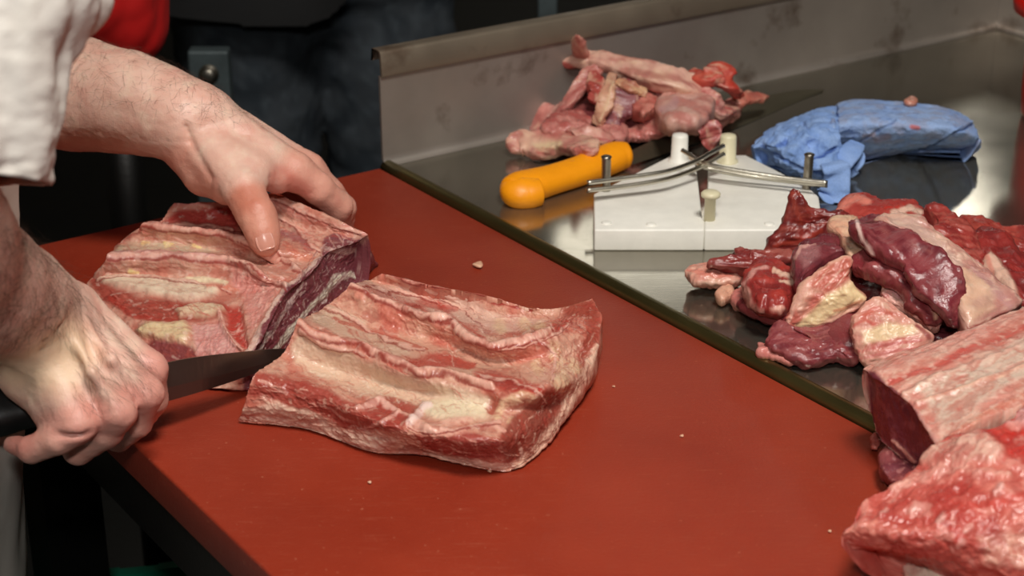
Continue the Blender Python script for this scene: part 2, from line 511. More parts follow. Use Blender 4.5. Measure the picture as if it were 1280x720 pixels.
def ribbon(path, n=70, m=26, sq=2.5, roll=0.0, roll1=None, pix=True, up=None, wob=0.0, rollw=0.0, cup=0.0):
    """path points (px, py, mm, width mm, thickness mm): a flattened strip"""
    A = np.array([list(P(p[0], p[1], p[2])) + [p[3]/1000, p[4]/1000] if pix else list(p) for p in path], float)
    G = crom(A, n); sd = np.stack([np.linspace(0, 6, n), np.zeros(n), np.zeros(n)], 1) + rng.uniform(0, 300, 3)
    G[:, 3] *= 1 + wob*fbm(sd*.7, 3); G[:, 4] *= 1 + wob*.6*fbm(sd*.6 + 50, 2)
    C = G[:, :3]; w = np.maximum(G[:, 3], 0.0008); t = np.maximum(G[:, 4], 0.0008)
    T = np.gradient(C, axis=0); T /= np.linalg.norm(T, axis=1)[:, None]
    u = np.array([0, -0.45, 0.9]) if up is None else np.asarray(up, float)
    S = np.cross(T, u); S /= np.maximum(np.linalg.norm(S, axis=1), 1e-9)[:, None]
    Nn = np.cross(S, T)
    rl = np.linspace(roll, roll if roll1 is None else roll1, n) + rollw*fbm(sd*.7 + 20, 2)
    cr, sr = np.cos(rl)[:, None], np.sin(rl)[:, None]
    S2 = S*cr + Nn*sr; N2 = Nn*cr - S*sr
    ang = np.linspace(0, 2*math.pi, m, endpoint=False)
    ca = np.sign(np.cos(ang))*np.abs(np.cos(ang))**(2/sq); sa = np.sign(np.sin(ang))*np.abs(np.sin(ang))**(2/sq)
    s = np.linspace(0, 1, n); cap = np.minimum(1, np.sqrt(np.maximum(0, 1-(1-np.minimum(s, 1-s)/0.045)**2*(np.minimum(s, 1-s) < 0.045))))
    cap = np.maximum(cap, 0.12)
    V = C[:, None, :] + S2[:, None, :]*(ca[None, :]*(w*cap)[:, None]/2)[..., None] + N2[:, None, :]*(sa[None, :]*(t*cap)[:, None]/2)[..., None]
    if cup: V = V + N2[:, None, :]*((ca[None, :]**2 - .4)*(w*cap*cup*(.6+.8*fbm(sd*.9 + 90, 2)))[:, None])[..., None]
    V = V.reshape(-1, 3); F = []
    for i in range(n-1):
        for j in range(m): F.append([i*m+j, i*m+(j+1) % m, (i+1)*m+(j+1) % m, (i+1)*m+j])
    V = np.concatenate([V, C[:1], C[-1:]]); a = n*m
    for j in range(m):
        F.append([a, (j+1) % m, j]); F.append([a+1, (n-1)*m+j, (n-1)*m+(j+1) % m])
    if not outward(V, F): F = [f[::-1] for f in F]
    return V, F
def tube(path, r, n=None, m=12):
    A = np.array(path, float); n = n or max(8, len(A)*6)
    C = crom(A, n); r = np.interp(np.linspace(0, 1, n), np.linspace(0, 1, np.size(r)), np.atleast_1d(r))
    T = np.gradient(C, axis=0); T /= np.linalg.norm(T, axis=1)[:, None]
    u = np.array([0, 0, 1.0]) if abs(T[:, 2]).mean() < 0.8 else np.array([1.0, 0, 0])
    S = np.cross(T, u); S /= np.linalg.norm(S, axis=1)[:, None]; Nn = np.cross(S, T)
    ang = np.linspace(0, 2*math.pi, m, endpoint=False)
    V = C[:, None] + r[:, None, None]*(S[:, None]*np.cos(ang)[None, :, None] + Nn[:, None]*np.sin(ang)[None, :, None])
    V = np.concatenate([V.reshape(-1, 3), C[:1], C[-1:]]); F = []
    for i in range(n-1):
        for j in range(m): F.append([i*m+j, i*m+(j+1) % m, (i+1)*m+(j+1) % m, (i+1)*m+j])
    a = n*m
    for j in range(m):
        F.append([a, (j+1) % m, j]); F.append([a+1, (n-1)*m+j, (n-1)*m+(j+1) % m])
    if not outward(V, F): F = [f[::-1] for f in F]
    return V, F
def lathe(c, prof, n=28, ax=(0, 0, 1)):
    """prof (r, h) bottom to top about axis through c"""
    ax = np.asarray(ax, float); ax /= np.linalg.norm(ax); c = np.asarray(c, float)
    e = np.cross(ax, [1, 0, 0] if abs(ax[0]) < 0.8 else [0, 1, 0]); e /= np.linalg.norm(e); f = np.cross(ax, e)
    ang = np.linspace(0, 2*math.pi, n, endpoint=False)
    V = []; F = []
    for r, h in prof: V.append(c + ax*h + r*(np.cos(ang)[:, None]*e + np.sin(ang)[:, None]*f))
    V = np.concatenate(V + [np.array([c+ax*prof[0][1]]), np.array([c+ax*prof[-1][1]])]); k = len(prof)
    for i in range(k-1):
        for j in range(n): F.append([i*n+j, i*n+(j+1) % n, (i+1)*n+(j+1) % n, (i+1)*n+j])
    for j in range(n):
        F.append([k*n, (j+1) % n, j]); F.append([k*n+1, (k-1)*n+j, (k-1)*n+(j+1) % n])
    if not outward(V, F): F = [g[::-1] for g in F]
    return V, F
# ---- signed distance bodies
def smin(a, b, k):
    h = np.clip(0.5+0.5*(b-a)/k, 0, 1)
    return b*(1-h) + a*h - k*h*(1-h)
def cone_sd(X, a, b, ra, rb):
    a = np.asarray(a, np.float32); b = np.asarray(b, np.float32); ab = b-a
    t = np.clip(((X-a) @ ab)/max(float(ab @ ab), 1e-12), 0, 1)
    return np.linalg.norm(X-a-t[..., None]*ab, axis=-1) - (ra*(1-t)+rb*t)
def surf_nets(f, lo, hi, h):
    lo = np.asarray(lo, float); hi = np.asarray(hi, float)
    n = np.ceil((hi-lo)/h).astype(int)+1
    D = np.empty(n, np.float32)
    ys = lo[1]+np.arange(n[1])*h; zs = lo[2]+np.arange(n[2])*h
    for i0 in range(0, n[0], 24):
        xs = lo[0]+np.arange(i0, min(i0+24, n[0]))*h
        X = np.stack(np.meshgrid(xs, ys, zs, indexing='ij'), -1).astype(np.float32)
        D[i0:i0+24] = f(X)
    S = D < 0
    cells = tuple(n-1)
    cnt = np.zeros(cells, np.int8)
    for dx in (0, 1):
        for dy in (0, 1):
            for dz in (0, 1): cnt += S[dx:n[0]-1+dx, dy:n[1]-1+dy, dz:n[2]-1+dz]
    act = (cnt > 0) & (cnt < 8)
    idx = np.argwhere(act); ids = np.full(cells, -1, int); ids[act] = np.arange(len(idx))
    acc = np.zeros((len(idx), 3)); num = np.zeros(len(idx))
    cor = [(0, 0, 0), (1, 0, 0), (0, 1, 0), (0, 0, 1), (1, 1, 0), (1, 0, 1), (0, 1, 1), (1, 1, 1)]
    for a in cor:
        for b in cor:
            if sum(b)-sum(a) == 1 and all(y >= x for x, y in zip(a, b)):
                da = D[idx[:, 0]+a[0], idx[:, 1]+a[1], idx[:, 2]+a[2]]; db = D[idx[:, 0]+b[0], idx[:, 1]+b[1], idx[:, 2]+b[2]]
                c = (da < 0) != (db < 0)
                t = np.where(c, da/np.where(c, da-db, 1), 0)
                p = np.array(a)[None, :] + t[:, None]*(np.array(b)-np.array(a))[None, :]
                acc += np.where(c[:, None], p, 0); num += c
    V = lo + (idx + acc/num[:, None])*h
    F = []
    for ax in range(3):
        sl0 = [slice(1, n[k]-1) for k in range(3)]; sl1 = list(sl0)
        sl0[ax] = slice(0, n[ax]-1); sl1[ax] = slice(1, n[ax])
        A = S[tuple(sl0)]; B = S[tuple(sl1)]
        E = np.argwhere(A != B)
        off = np.array([1, 1, 1]); off[ax] = 0; E = E + off
        u, v = (ax+1) % 3, (ax+2) % 3
        eu = np.eye(3, dtype=int)[u]; ev = np.eye(3, dtype=int)[v]
        q = [ids[tuple((E-eu-ev).T)], ids[tuple((E-ev).T)], ids[tuple(E.T)], ids[tuple((E-eu).T)]]
        Fq = np.stack(q, 1)
        flip = ~S[tuple(E.T)]
        Fq[flip] = Fq[flip][:, ::-1]
        F.append(Fq)
    F = np.concatenate(F)
    return V, F.tolist()
def relax(V, F, it=2, lam=0.5):
    q = np.array(F)
    for _ in range(it):
        acc = np.zeros_like(V); cnt = np.zeros(len(V))
        for a, b in ((0, 1), (1, 2), (2, 3), (3, 0)):
            np.add.at(acc, q[:, a], V[q[:, b]]); np.add.at(acc, q[:, b], V[q[:, a]])
            np.add.at(cnt, q[:, a], 1); np.add.at(cnt, q[:, b], 1)
        V = V*(1-lam) + acc/cnt[:, None]*lam
    return V
# ------------------------------------------------------------------ the setting
def slab(name, x0, x1, y0, y1, z0, z1, mat):
    o = bm_obj(name, box_bm(((x0+x1)/2, (y0+y1)/2, (z0+z1)/2), (1, 0, 0), (0, 1, 0), (x1-x0)/2, (y1-y0)/2, (z1-z0)/2), mat)
    return tag(o, kind='structure')
slab('floor', -3.5, 4.5, -2.5, 9.0, -0.1, 0, 'floor_resin')
slab('ceiling', -3.5, 4.5, -2.5, 9.0, 2.9, 3.0, 'ceiling_paint')
slab('wall_back', -3.5, 4.5, 9.0, 9.1, 0, 2.9, 'wall_paint')
slab('wall_front', -3.5, 4.5, -2.6, -2.5, 0, 2.9, 'wall_paint')
slab('wall_left', -3.6, -3.5, -2.5, 9.0, 0, 2.9, 'wall_paint')
slab('wall_right', 4.5, 4.6, -2.5, 9.0, 0, 2.9, 'wall_paint')

# ------------------------------------------------------------------ the two work tables
K = P(478, 208); B2 = P(1095, 537)
U = (B2-K); U[2] = 0; U /= np.linalg.norm(U)            # along the seam, towards the viewer
W = np.array([-U[1], U[0], 0.0])                         # across, away from the viewer to the right
if W[1] < 0: W = -W
b1 = P(250, 634)
wid = float((K-b1) @ W)                                  # width of the red board
LU = 1.75                                                # length along the seam
def rect(c, a0, a1, w0, w1): return [c + U*a + W*w for a, w in ((a0, w0), (a1, w0), (a1, w1), (a0, w1))]

tbl = empty('cutting_table', tuple(K + U*LU/2 - W*wid/2 - np.array([0, 0, TOP])), 'table with a thick brick-red cutting board top under the two front rib slabs', 'table')
bm_obj('cutting_board', prism_bm(rect(K, 0.002, LU, -wid, -0.004), TOP-0.030, TOP, 0.0022, 3), 'red_board', tbl, True)
bm_obj('frame', prism_bm(rect(K, 0.03, LU-0.03, -wid+0.012, -0.02), TOP-0.085, TOP-0.0305), 'dark_frame', tbl)
for a in (0.07, LU-0.07):
    for w in (-wid+0.05, -0.06):
        bm_obj('leg', box_bm(K + U*a + W*w + np.array([0, 0, -TOP/2-0.0428]), U, W, 0.025, 0.025, TOP/2-0.0428), 'dark_frame', tbl)

c1 = P(1233, 33)
LW = float((c1-K) @ W)                                   # length of the splash
st = empty('steel_table', tuple(K + U*LU/2 + W*LW/2 - np.array([0, 0, TOP])), 'stainless steel table with a raised stained splash along its back', 'table')
bm_obj('worktop', prism_bm(rect(K, 0.0, LU, 0.006, LW+0.004), TOP-0.03, TOP+0.001, 0.0), 'steel_top', st)
V, F = tube([K + U*a + W*0.005 + np.array([0, 0, -0.0022]) for a in (0.0, 0.5, 1.0, LU)], 0.0078, 40, 16)
mesh_obj('rolled_rim', V, F, 'steel_rim', st)
H1, H2 = 0.088, 0.112
def splash(name, A, along, out, L, mat):
    """upright sheet from A; its lip leans outwards along 'out'"""
    A = np.asarray(A, float)
    up = np.array([0, 0, 1.0])
    def strip(prof, m, nm, thick=0.0028):
        bm = bmesh.new()
        front = [(o, h) for o, h in prof]; back = [(o+thick, h-0.0006) for o, h in prof[::-1]]
        ring = front+back
        vs = [[bm.verts.new(A + along*l + out*o + up*h) for o, h in ring] for l in (0, L)]
        n = len(ring)
        for i in range(n): bm.faces.new((vs[0][i], vs[0][(i+1) % n], vs[1][(i+1) % n], vs[1][i]))
        bm.faces.new(vs[0]); bm.faces.new(vs[1][::-1])
        return bm_obj(nm, bm, m, st, True)
    strip([(-0.007, 0.0012), (-0.003, 0.0025), (-0.0008, 0.006), (0, 0.010), (0.001, H1)], mat, name)
    strip([(-0.0025, H1), (-0.0028, H1+0.002), (-0.001, H2-0.003), (0.001, H2-0.0008), (0.004, H2), (0.012, H2), (0.014, H2-0.012)], 'steel_lip', name.replace('splash', 'lip'))
splash('back_splash', K + W*0.001, W, -U, LW+0.004, 'steel_splash')
splash('side_splash', K + W*(LW+0.003), U, W, LU, 'steel_splash')
for a in (0.07, LU-0.07):
    for w in (0.09, LW-0.08):
        V, F = tube([K + U*a + W*w + np.array([0, 0, -z]) for z in (0.03, 0.4, TOP)], 0.02, 8, 14)
        mesh_obj('leg', V, F, 'bolt_steel', st)
# ------------------------------------------------------------------ meat colours
LEAN = (150, 58, 52); LEAN2 = (118, 38, 38); DARK = (92, 32, 36); PURPLE = (98, 48, 62)
FAT = (226, 188, 168); FAT2 = (214, 162, 142); PINK = (212, 140, 126); CREAM = (226, 208, 176); MEMB = (206, 164, 146)
RED = (176, 52, 42); SALMON = (214, 128, 112); WHITE = (226, 214, 198)

# ------------------------------------------------------------------ front rib slab
def z4(p): return zoomed(p, 280, 320, 0.3906)
rows = [
 [(505,55,40),(700,98,40),(850,127,40),(985,168,36),(1090,163,38),(1180,135,44)],
 [(455,82,36),(640,140,30),(790,185,30),(930,215,31),(1060,205,38),(1208,190,40)],
 [(405,95,43),(570,165,37),(730,225,36),(870,290,36),(1010,262,41),(1203,245,34)],
 [(318,165,41),(500,238,35),(690,285,33),(850,340,33),(1030,340,38),(1190,305,28)],
 [(240,212,45),(420,290,39),(610,370,38),(800,405,37),(1010,425,39),(1160,380,22)],
 [(185,315,38),(350,370,30),(560,430,31),(760,485,35),(950,500,36),(1122,445,16)],
 [(98,378,36),(300,420,33),(450,500,31),(640,560,30),(890,580,32),(1080,520,11)],
 [(72,450,22),(290,490,20),(450,552,18),(640,602,18),(890,640,15),(1025,600,5)],
 [(48,522,3),(270,552,2),(470,622,2),(640,632,5),(870,684,2),(950,672,2)]]
rows = [[(x, y, z + (0 if c == 5 else (-1, -4, 5, -5, 6, -4, 0, 0, 0)[k])) for c, (x, y, z) in enumerate(r)] for k, r in enumerate(rows)]
m = Meat(*net([z4(r) for r in rows], 290, 380, 1, inset=4, bulge=2))
m.jitter(7)
m.fill((208,156,134), (198,116,98), 35, 3)
m.lump(1.6, 40, 3); m.lump(1.6, 120, 3, True)
s4 = lambda pts: zoomed(pts, 280, 320, 0.3906)
def S4(pts, w, c, a=1, h=0, soft=0.6): m.stroke(s4(pts), np.atleast_1d(w)*0.39 if np.size(w) > 1 else w*0.39, c, a, h, soft)
def A4(pts, c, a=1, f=4, h=0): return m.patch(s4(pts), c, a, f, h)
# valleys between the ribs, paler membrane
vm = A4([(210,285),(250,230),(400,310),(560,385),(760,425),(850,450),(830,520),(680,520),(520,470),(340,400),(220,350)], (218,190,164), .85, 6)
A4([(640,480),(740,455),(840,470),(850,510),(760,530),(660,515)], CREAM, .9, 7, 3)
vm = np.maximum(vm, A4([(560,240),(700,290),(850,345),(1000,340),(1010,400),(850,400),(680,360),(560,300)], (210,164,140), .8))
vm = np.maximum(vm, A4([(450,110),(560,150),(720,195),(830,240),(950,240),(1030,210),(900,190),(760,130),(600,95),(500,90)], (216,180,162), .75))
vm = np.maximum(vm, A4([(270,200),(330,165),(480,245),(600,300),(560,320),(420,270)], (214,184,158), .8))
# red muscle showing between
S4([(600,340),(700,335),(800,350)], (22,30,14), RED, .85)
S4([(560,175),(650,150),(740,175)], (16,22,10), RED, .6)
S4([(470,110),(560,140),(640,180)], 12, RED, .5)
S4([(740,110),(850,140),(980,175)], (8,14,8), (150,40,36), .9, -2)
S4([(680,150),(740,215),(830,265)], (8,16,8), RED, .75)
S4([(820,385),(900,400),(1010,440)], (26,34,26), RED, .85)
S4([(850,430),(880,470),(850,500)], (18,24,14), (150,58,40), .8)
S4([(940,290),(1050,240),(1110,215)], (10,18,10), RED, .8)
S4([(1110,170),(1170,170),(1190,230),(1150,320),(1130,400)], (34,44,30,26,16), (150,66,52), .9)
S4([(420,270),(500,320),(580,380)], (8,14,6), (196,92,78), .7)
S4([(350,200),(430,230),(560,270),(650,300)], (6,8,8,4), (176,70,54), .8)
S4([(640,180),(700,230)], 14, (214,120,104), .6)
# raised folds of membrane
S4([(510,42),(600,78),(700,98),(850,125),(960,150),(1000,165)], (9,9,9,8,8,7), (204,112,98), .8, 4, .9)
S4([(520,62),(640,105),(740,135)], 8, (224,178,160), .8, 2.5, .9)
S4([(405,95),(470,130),(560,168),(640,195),(720,218),(780,262),(850,290),(960,270),(1040,245)], (11,10,9,10,12,12,10,9,7), (222,160,144), .9, 4.5, .9)
S4([(575,175),(640,200),(720,210)], 6, (228,170,152), .8, 3, .9)
S4([(240,212),(280,245),(340,270),(420,285),(480,312),(560,345),(620,372),(700,380),(780,402),(860,420)], (16,14,13,10,9,9,8,8,7,6), (214,140,120), .9, 5.5, .9)
S4([(250,240),(310,280),(380,300)], 9, (226,164,146), .8, 4, .9)
S4([(330,165),(390,190),(450,215)], 12, (222,188,164), .8, 3.5)
S4([(425,130),(440,135)], 12, (214,140,120), .8, 4)
S4([(440,78),(500,100),(560,110)], 10, (218,174,150), .7, 3)
# yellowish fat knots along the right
for q in [(1060,330),(1080,380),(1050,290),(1000,350),(1110,350),(960,220),(1010,230),(880,220),(1060,400)]:
    S4([q, (q[0]+10, q[1]+14)], 22, (222,186,150), .75, 2.5)
S4([(870,520),(900,470),(960,450),(1010,465),(990,500),(910,535)], (14,18,20,20,16,12), (222,184,150), .9, 3)
# front cut face: lean band, fat seams, fat underside
A4([(98,372),(200,385),(330,425),(430,480),(520,450),(640,480),(560,560),(420,560),(280,500),(90,440)], (158,62,52), .9, 4)
A4([(600,560),(660,575),(780,570),(890,585),(930,570),(910,640),(780,660),(640,615)], (156,64,56), .95, 3)
A4([(880,575),(930,510),(1050,410),(1075,470),(1040,560),(960,640),(905,670)], (140,66,54), .95, 4)
S4([(70,490),(180,480),(270,510),(360,560),(480,590),(560,590)], (14,18,20,20,18,8), (234,200,178), .9, 2)
S4([(60,520),(150,520),(250,540),(320,575),(400,600),(500,612)], (12,16,18,20,20,14), (234,196,176), .95, 2.5)
S4([(640,625),(740,650),(850,672),(930,670)], (8,12,12,10), (232,190,170), .95, 1)
S4([(930,672),(1000,610),(1070,530),(1115,440),(1150,380),(1190,290)], (14,20,24,24,22,12), (230,188,164), .95, 2)
S4([(940,600),(945,640)], 5, FAT, .6)
S4([(110,400),(170,420),(200,440)], (5,7,4), (226,170,154), .7)
S4([(420,490),(500,460),(560,500),(500,540),(440,550)], (6,8,7,7,5), (228,176,160), .9, 2)
S4([(560,500),(600,520),(660,560),(720,565),(860,545),(900,560)], (8,10,12,10,8,6), (224,168,150), .9, 2.5)
S4([(590,535),(640,490),(665,490)], (12,14,8), (234,206,196), .9, 4)
S4([(640,560),(700,540),(790,530)], (10,14,8), (222,170,150), .8, 2)
S4([(300,470),(380,510),(440,560)], (4,6,4), (218,150,134), .7)
RIB = P(600, 480) - P(400, 380)
VC = [(150,46,38), (170,66,54), (238,206,186), (128,38,34), (230,188,166), (188,88,70)]
m.veins(s4([(230,240),(480,80),(980,180),(1160,190),(1020,440),(800,400),(560,360)]), (2.2, 1), 180, 26, 1.17, VC, .6, .7)
m.veins(s4([(210,300),(560,420),(840,450),(820,530),(520,480),(220,370)]), (2.2, 1), 80, 20, 1.08, [(190,116,92), (236,216,194), (172,80,64)], .6, .5)
m.veins(s4([(90,390),(440,480),(640,560),(920,580),(920,670),(640,630),(480,610),(70,520)]), (2.4, 1), 180, 20, 1.08, [(222,170,150), (140,48,42), (214,150,132), (170,70,60)], .65, .6)
m.veins(s4([(1070,180),(1200,150),(1190,290),(1110,450),(960,660),(920,590),(1040,430)]), (-.6, 1), 120, 16, 1.08, [(222,170,150), (140,52,44), (170,70,60)], .6, .6)
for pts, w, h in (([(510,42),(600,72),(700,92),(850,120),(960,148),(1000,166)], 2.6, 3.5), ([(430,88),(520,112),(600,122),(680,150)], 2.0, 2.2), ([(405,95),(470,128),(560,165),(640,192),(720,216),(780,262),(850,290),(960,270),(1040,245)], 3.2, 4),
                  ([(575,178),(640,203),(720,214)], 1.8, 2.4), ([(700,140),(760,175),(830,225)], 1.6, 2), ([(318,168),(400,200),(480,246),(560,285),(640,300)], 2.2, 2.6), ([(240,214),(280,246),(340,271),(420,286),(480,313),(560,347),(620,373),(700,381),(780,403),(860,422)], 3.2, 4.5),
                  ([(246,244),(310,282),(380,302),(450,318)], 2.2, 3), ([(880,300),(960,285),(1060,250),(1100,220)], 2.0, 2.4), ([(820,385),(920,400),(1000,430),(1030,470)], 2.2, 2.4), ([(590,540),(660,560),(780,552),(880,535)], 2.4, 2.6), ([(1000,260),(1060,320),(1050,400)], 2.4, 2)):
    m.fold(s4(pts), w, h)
wm = 1 - .8*vm
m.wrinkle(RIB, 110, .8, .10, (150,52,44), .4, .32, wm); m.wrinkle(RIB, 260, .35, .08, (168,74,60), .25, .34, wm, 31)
m.mottle((230,192,170), 170, .6, .15, .35, mask=wm); m.mottle((170,66,56), 150, .7, .15, .35, off=91, mask=wm)
m.lump(0.5, 420, 3)
o = m.done('rib_slab', zmin=TOP+0.0008)
tag(o, 'trimmed slab of beef ribs lying free in the middle of the red board', 'meat', 'rib slabs')

# ------------------------------------------------------------------ rib slab being cut
def z7(p): return zoomed(p, 80, 230, 0.375)
top = [
 [(365,66,52),(560,58,58),(690,32,68),(850,92,67),(1000,160,55)],
 [(320,120,47),(480,132,44),(640,150,45),(800,158,52),(965,188,49)],
 [(262,138,46),(430,150,48),(600,182,50),(730,222,50),(870,226,49)],
 [(180,200,38),(350,203,41),(540,225,43),(670,262,46),(832,268,49)],
 [(145,246,40),(350,246,43),(550,256,46),(670,300,47),(796,312,49)],
 [(95,310,30),(300,312,34),(480,332,38),(630,350,43),(746,346,49)],
 [(78,335,24),(270,388,30),(470,420,34),(610,420,40),(712,392,48)],
 [(140,400,22),(250,440,27),(420,470,30),(570,475,36),(682,448,46)],
 [(200,470,20),(300,500,24),(430,522,27),(550,530,34),(652,508,44)],
 [(250,560,12),(340,570,14),(440,592,17),(530,590,22),(620,572,34)],
 [(280,630,3),(380,655,3),(460,670,3),(545,672,5),(610,668,8)]]
top = [[(x, y, z*.85 + (0 if c == len(r)-1 else (0, -3, 4, -4, 5, -2, 0, 0, 0, 0, 0)[k])) for c, (x, y, z) in enumerate(r)] for k, r in enumerate(top)]
bot = [(1040,270),(1015,290),(985,320),(950,352),(905,400),(865,440),(825,480),(785,520),(742,562),(695,618),(640,690)]
rows = []
for r, b in zip(top, bot):
    e = np.array(r[-1], float); g = np.array([b[0], b[1], 2.0])
    rows.append([tuple(x) for x in r] + [tuple(e + (g-e)*t) for t in (0.10, 0.4, 0.7, 1.0)])
m = Meat(*net([z7(r) for r in rows], 290, 380, 1, inset=3, bulge=3))
m.jitter(4.5)
m.fill((208,158,138), (196,128,110), 45, 4)
m.lump(1.6, 55, 4); m.lump(1.6, 110, 3, True)
def S7(pts, w, c, a=1, h=0, soft=0.6): return m.stroke(zoomed(pts, 80, 230, .375), np.atleast_1d(w)*.375 if np.size(w) > 1 else w*.375, c, a, h, soft)
def A7(pts, c, a=1, f=3, h=0): return m.patch(zoomed(pts, 80, 230, .375), c, a, f, h)
# lower red muscle, rib bone ends
A7([(70,310),(110,300),(150,340),(260,380),(380,390),(520,395),(560,410),(540,440),(400,470),(250,450),(130,390)], (150,62,50), .95, 4)
A7([(110,322),(150,300),(290,312),(430,330),(520,360),(500,382),(400,388),(280,370),(180,345)], (226,206,180), .95, 3, 4)
A7([(370,420),(450,400),(520,410),(540,425),(480,445),(390,450)], (222,196,164), .9, 3, 3)
A7([(245,488),(275,464),(340,470),(400,466),(424,492),(405,532),(330,516),(265,508)], (218,196,154), .9, 5, 3)
A7([(165,205),(250,190),(400,195),(540,225),(420,235),(250,232),(160,230)], (204,186,158), .9, 4)
for q in ((262,195),(340,200),(430,205),(220,292)):
    S7([q, (q[0]+25, q[1]+6)], (9,5), (236,214,150), .9, 1.5)
S7([(410,320),(480,322),(545,335)], (10,14,10), (228,212,178), .9, 2)
A7([(430,470),(520,455),(560,520),(590,575),(440,585)], (214,156,150), .9, 4)
A7([(540,410),(590,400),(600,470),(610,545),(570,530),(540,470)], (176,54,46), .95, 4, -3)
A7([(560,280),(640,300),(720,340),(660,450),(625,500),(610,430),(600,380),(560,330)], (218,150,140), .85, 6)
A7([(270,535),(300,520),(420,540),(450,585),(360,600),(300,590)], (126,56,58), .95, 3)
S7([(520,440),(540,490),(570,530),(590,550)], (8,9,9,6), (226,172,156), .9, 3)
S7([(150,375),(230,440),(300,455),(380,462)], (10,12,10,8), (160,50,40), .8)
S7([(480,360),(550,352),(580,355)], (6,9,5), (222,140,118), .9, 2.5)
# raised rib folds
S7([(262,136),(380,150),(520,165),(600,188),(700,240),(790,300)], (12,11,13,14,13,8), (220,158,144), .9, 5, .9)
S7([(148,245),(280,240),(420,246),(540,256),(600,275),(680,320),(740,345)], (13,12,12,12,11,9,7), (220,164,160), .95, 5, .9)
S7([(560,262),(620,285),(700,325)], (6,7,5), (196,92,80), .8, 1)
S7([(640,200),(720,250),(770,280)], (12,16,12), (220,160,140), .8, 2)
# far flap: red inside
A7([(330,120),(375,85),(520,75),(600,72),(610,130),(560,150),(480,138),(400,130)], (166,54,50), .95, 4)
S7([(330,128),(440,140),(560,152),(610,170)], (12,14,16,12), (112,36,38), .9, -3)
S7([(368,68),(460,64),(560,60)], (8,10,10), (216,144,136), .9, 2)
S7([(690,55),(760,90),(850,125),(1000,165)], (16,20,18,16), (216,146,132), .9, 3)
S7([(700,110),(790,160),(850,200)], (8,10,8), (226,166,148), .8, 3)
S7([(720,160),(780,180),(830,215)], (10,16,10), (150,84,92), .7)
S7([(740,200),(790,240),(840,255)], (14,18,12), (216,136,112), .8)
S7([(90,290),(180,190),(250,150)], (16,20,14), (150,70,60), .8)
# the fresh cut face: purple lean between seams of fat
sf_ = m.face; m.face = np.ones_like(sf_)
face = A7([(1075,180),(1005,182),(930,188),(868,193),(850,245),(795,305),(735,345),(705,395),(672,455),(640,520),(600,600),(600,720),(700,660),(760,580),(1080,300)], (120,60,66), 1.0, 3)
fm = face; m.face = sf_
S7([(865,195),(900,180),(960,185)], (10,14,8), (112,54,64), .9)
S7([(850,250),(800,300),(735,350),(700,400),(670,460),(640,520),(605,575)], (8,6,7,6,8,10,10), (212,178,164), .95, 1.5)
S7([(975,310),(950,296),(910,312),(880,350),(830,400),(780,460),(740,510),(700,560)], (10,13,15,13,10,11,12,10), (220,208,188), .95, 1)
S7([(800,330),(750,400),(700,480),(660,540)], (5,6,8,6), (212,180,170), .85)
S7([(870,215),(920,225),(1000,215)], (8,12,8), (206,170,160), .8)
S7([(760,395),(745,420)], (10,8), (206,176,170), .7)
S7([(860,392),(866,388)], 8, (222,204,196), .9)
S7([(680,500),(650,555),(630,580)], (7,8,8), (222,202,188), .9)
m.mottle((206,172,162), 190, .50, .12, .6, mask=fm)
m.mottle((96,42,50), 120, .2, .3, .5, mask=fm, off=11)
s7 = lambda p: zoomed(p, 80, 230, .375)
m.veins(s7([(170,200),(300,140),(560,170),(790,290),(700,380),(520,280),(150,290)]), (3, 1), 120, 24, 1.08, [(196,116,104), (232,196,180), (180,84,72), (226,176,160)], .55, .6)
m.veins(s7([(90,320),(250,390),(520,400),(540,440),(300,450),(150,400)]), (3, 1), 80, 18, 0.99, [(120,40,36), (196,110,96), (176,64,54)], .6, .5)
m.veins(s7([(560,280),(720,340),(660,450),(600,540),(450,580),(440,480),(600,440)]), (-1, 2), 100, 16, 0.99, [(230,186,172), (190,104,98), (222,150,138)], .55, .6)
m.veins(s7([(700,60),(980,160),(850,250),(720,220)]), (2, 1), 100, 18, 0.99, [(170,74,70), (232,190,172), (200,104,88)], .6, .8)
m.veins(s7([(860,200),(1010,190),(1020,280),(930,330),(720,540),(640,540),(740,360)]), (-1, 1.25), 180, 18, 0.90, [(206,170,164), (90,40,52), (150,92,98), (84,36,48)], .6, 0, .12)
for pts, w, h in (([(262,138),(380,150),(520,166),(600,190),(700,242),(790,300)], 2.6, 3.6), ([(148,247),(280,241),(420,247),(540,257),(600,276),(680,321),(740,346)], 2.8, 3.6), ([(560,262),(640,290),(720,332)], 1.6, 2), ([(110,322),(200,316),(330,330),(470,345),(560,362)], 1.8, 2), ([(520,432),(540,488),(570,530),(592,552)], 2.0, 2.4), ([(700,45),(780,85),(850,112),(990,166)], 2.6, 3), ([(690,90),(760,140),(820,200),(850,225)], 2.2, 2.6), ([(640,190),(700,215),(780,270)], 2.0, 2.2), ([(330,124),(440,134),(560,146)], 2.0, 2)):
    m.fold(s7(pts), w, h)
RB2 = P(330, 340) - P(150, 320)
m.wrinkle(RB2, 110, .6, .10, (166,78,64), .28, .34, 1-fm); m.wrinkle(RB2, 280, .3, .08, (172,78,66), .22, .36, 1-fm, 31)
m.wrinkle(P(300, 440) - P(430, 300), 240, .5, .08, None, 0, .4, fm, 60)
m.mottle((178,78,68), 130, .6, .18, .35, mask=1-fm); m.mottle((230,198,182), 160, .55, .15, .35, mask=1-fm, off=140)
m.lump(0.4, 420, 3)
o = m.done('rib_slab', zmin=TOP+0.0008)
tag(o, 'slab of beef ribs with a purple cut face pinned down by the bare hand', 'meat', 'rib slabs')

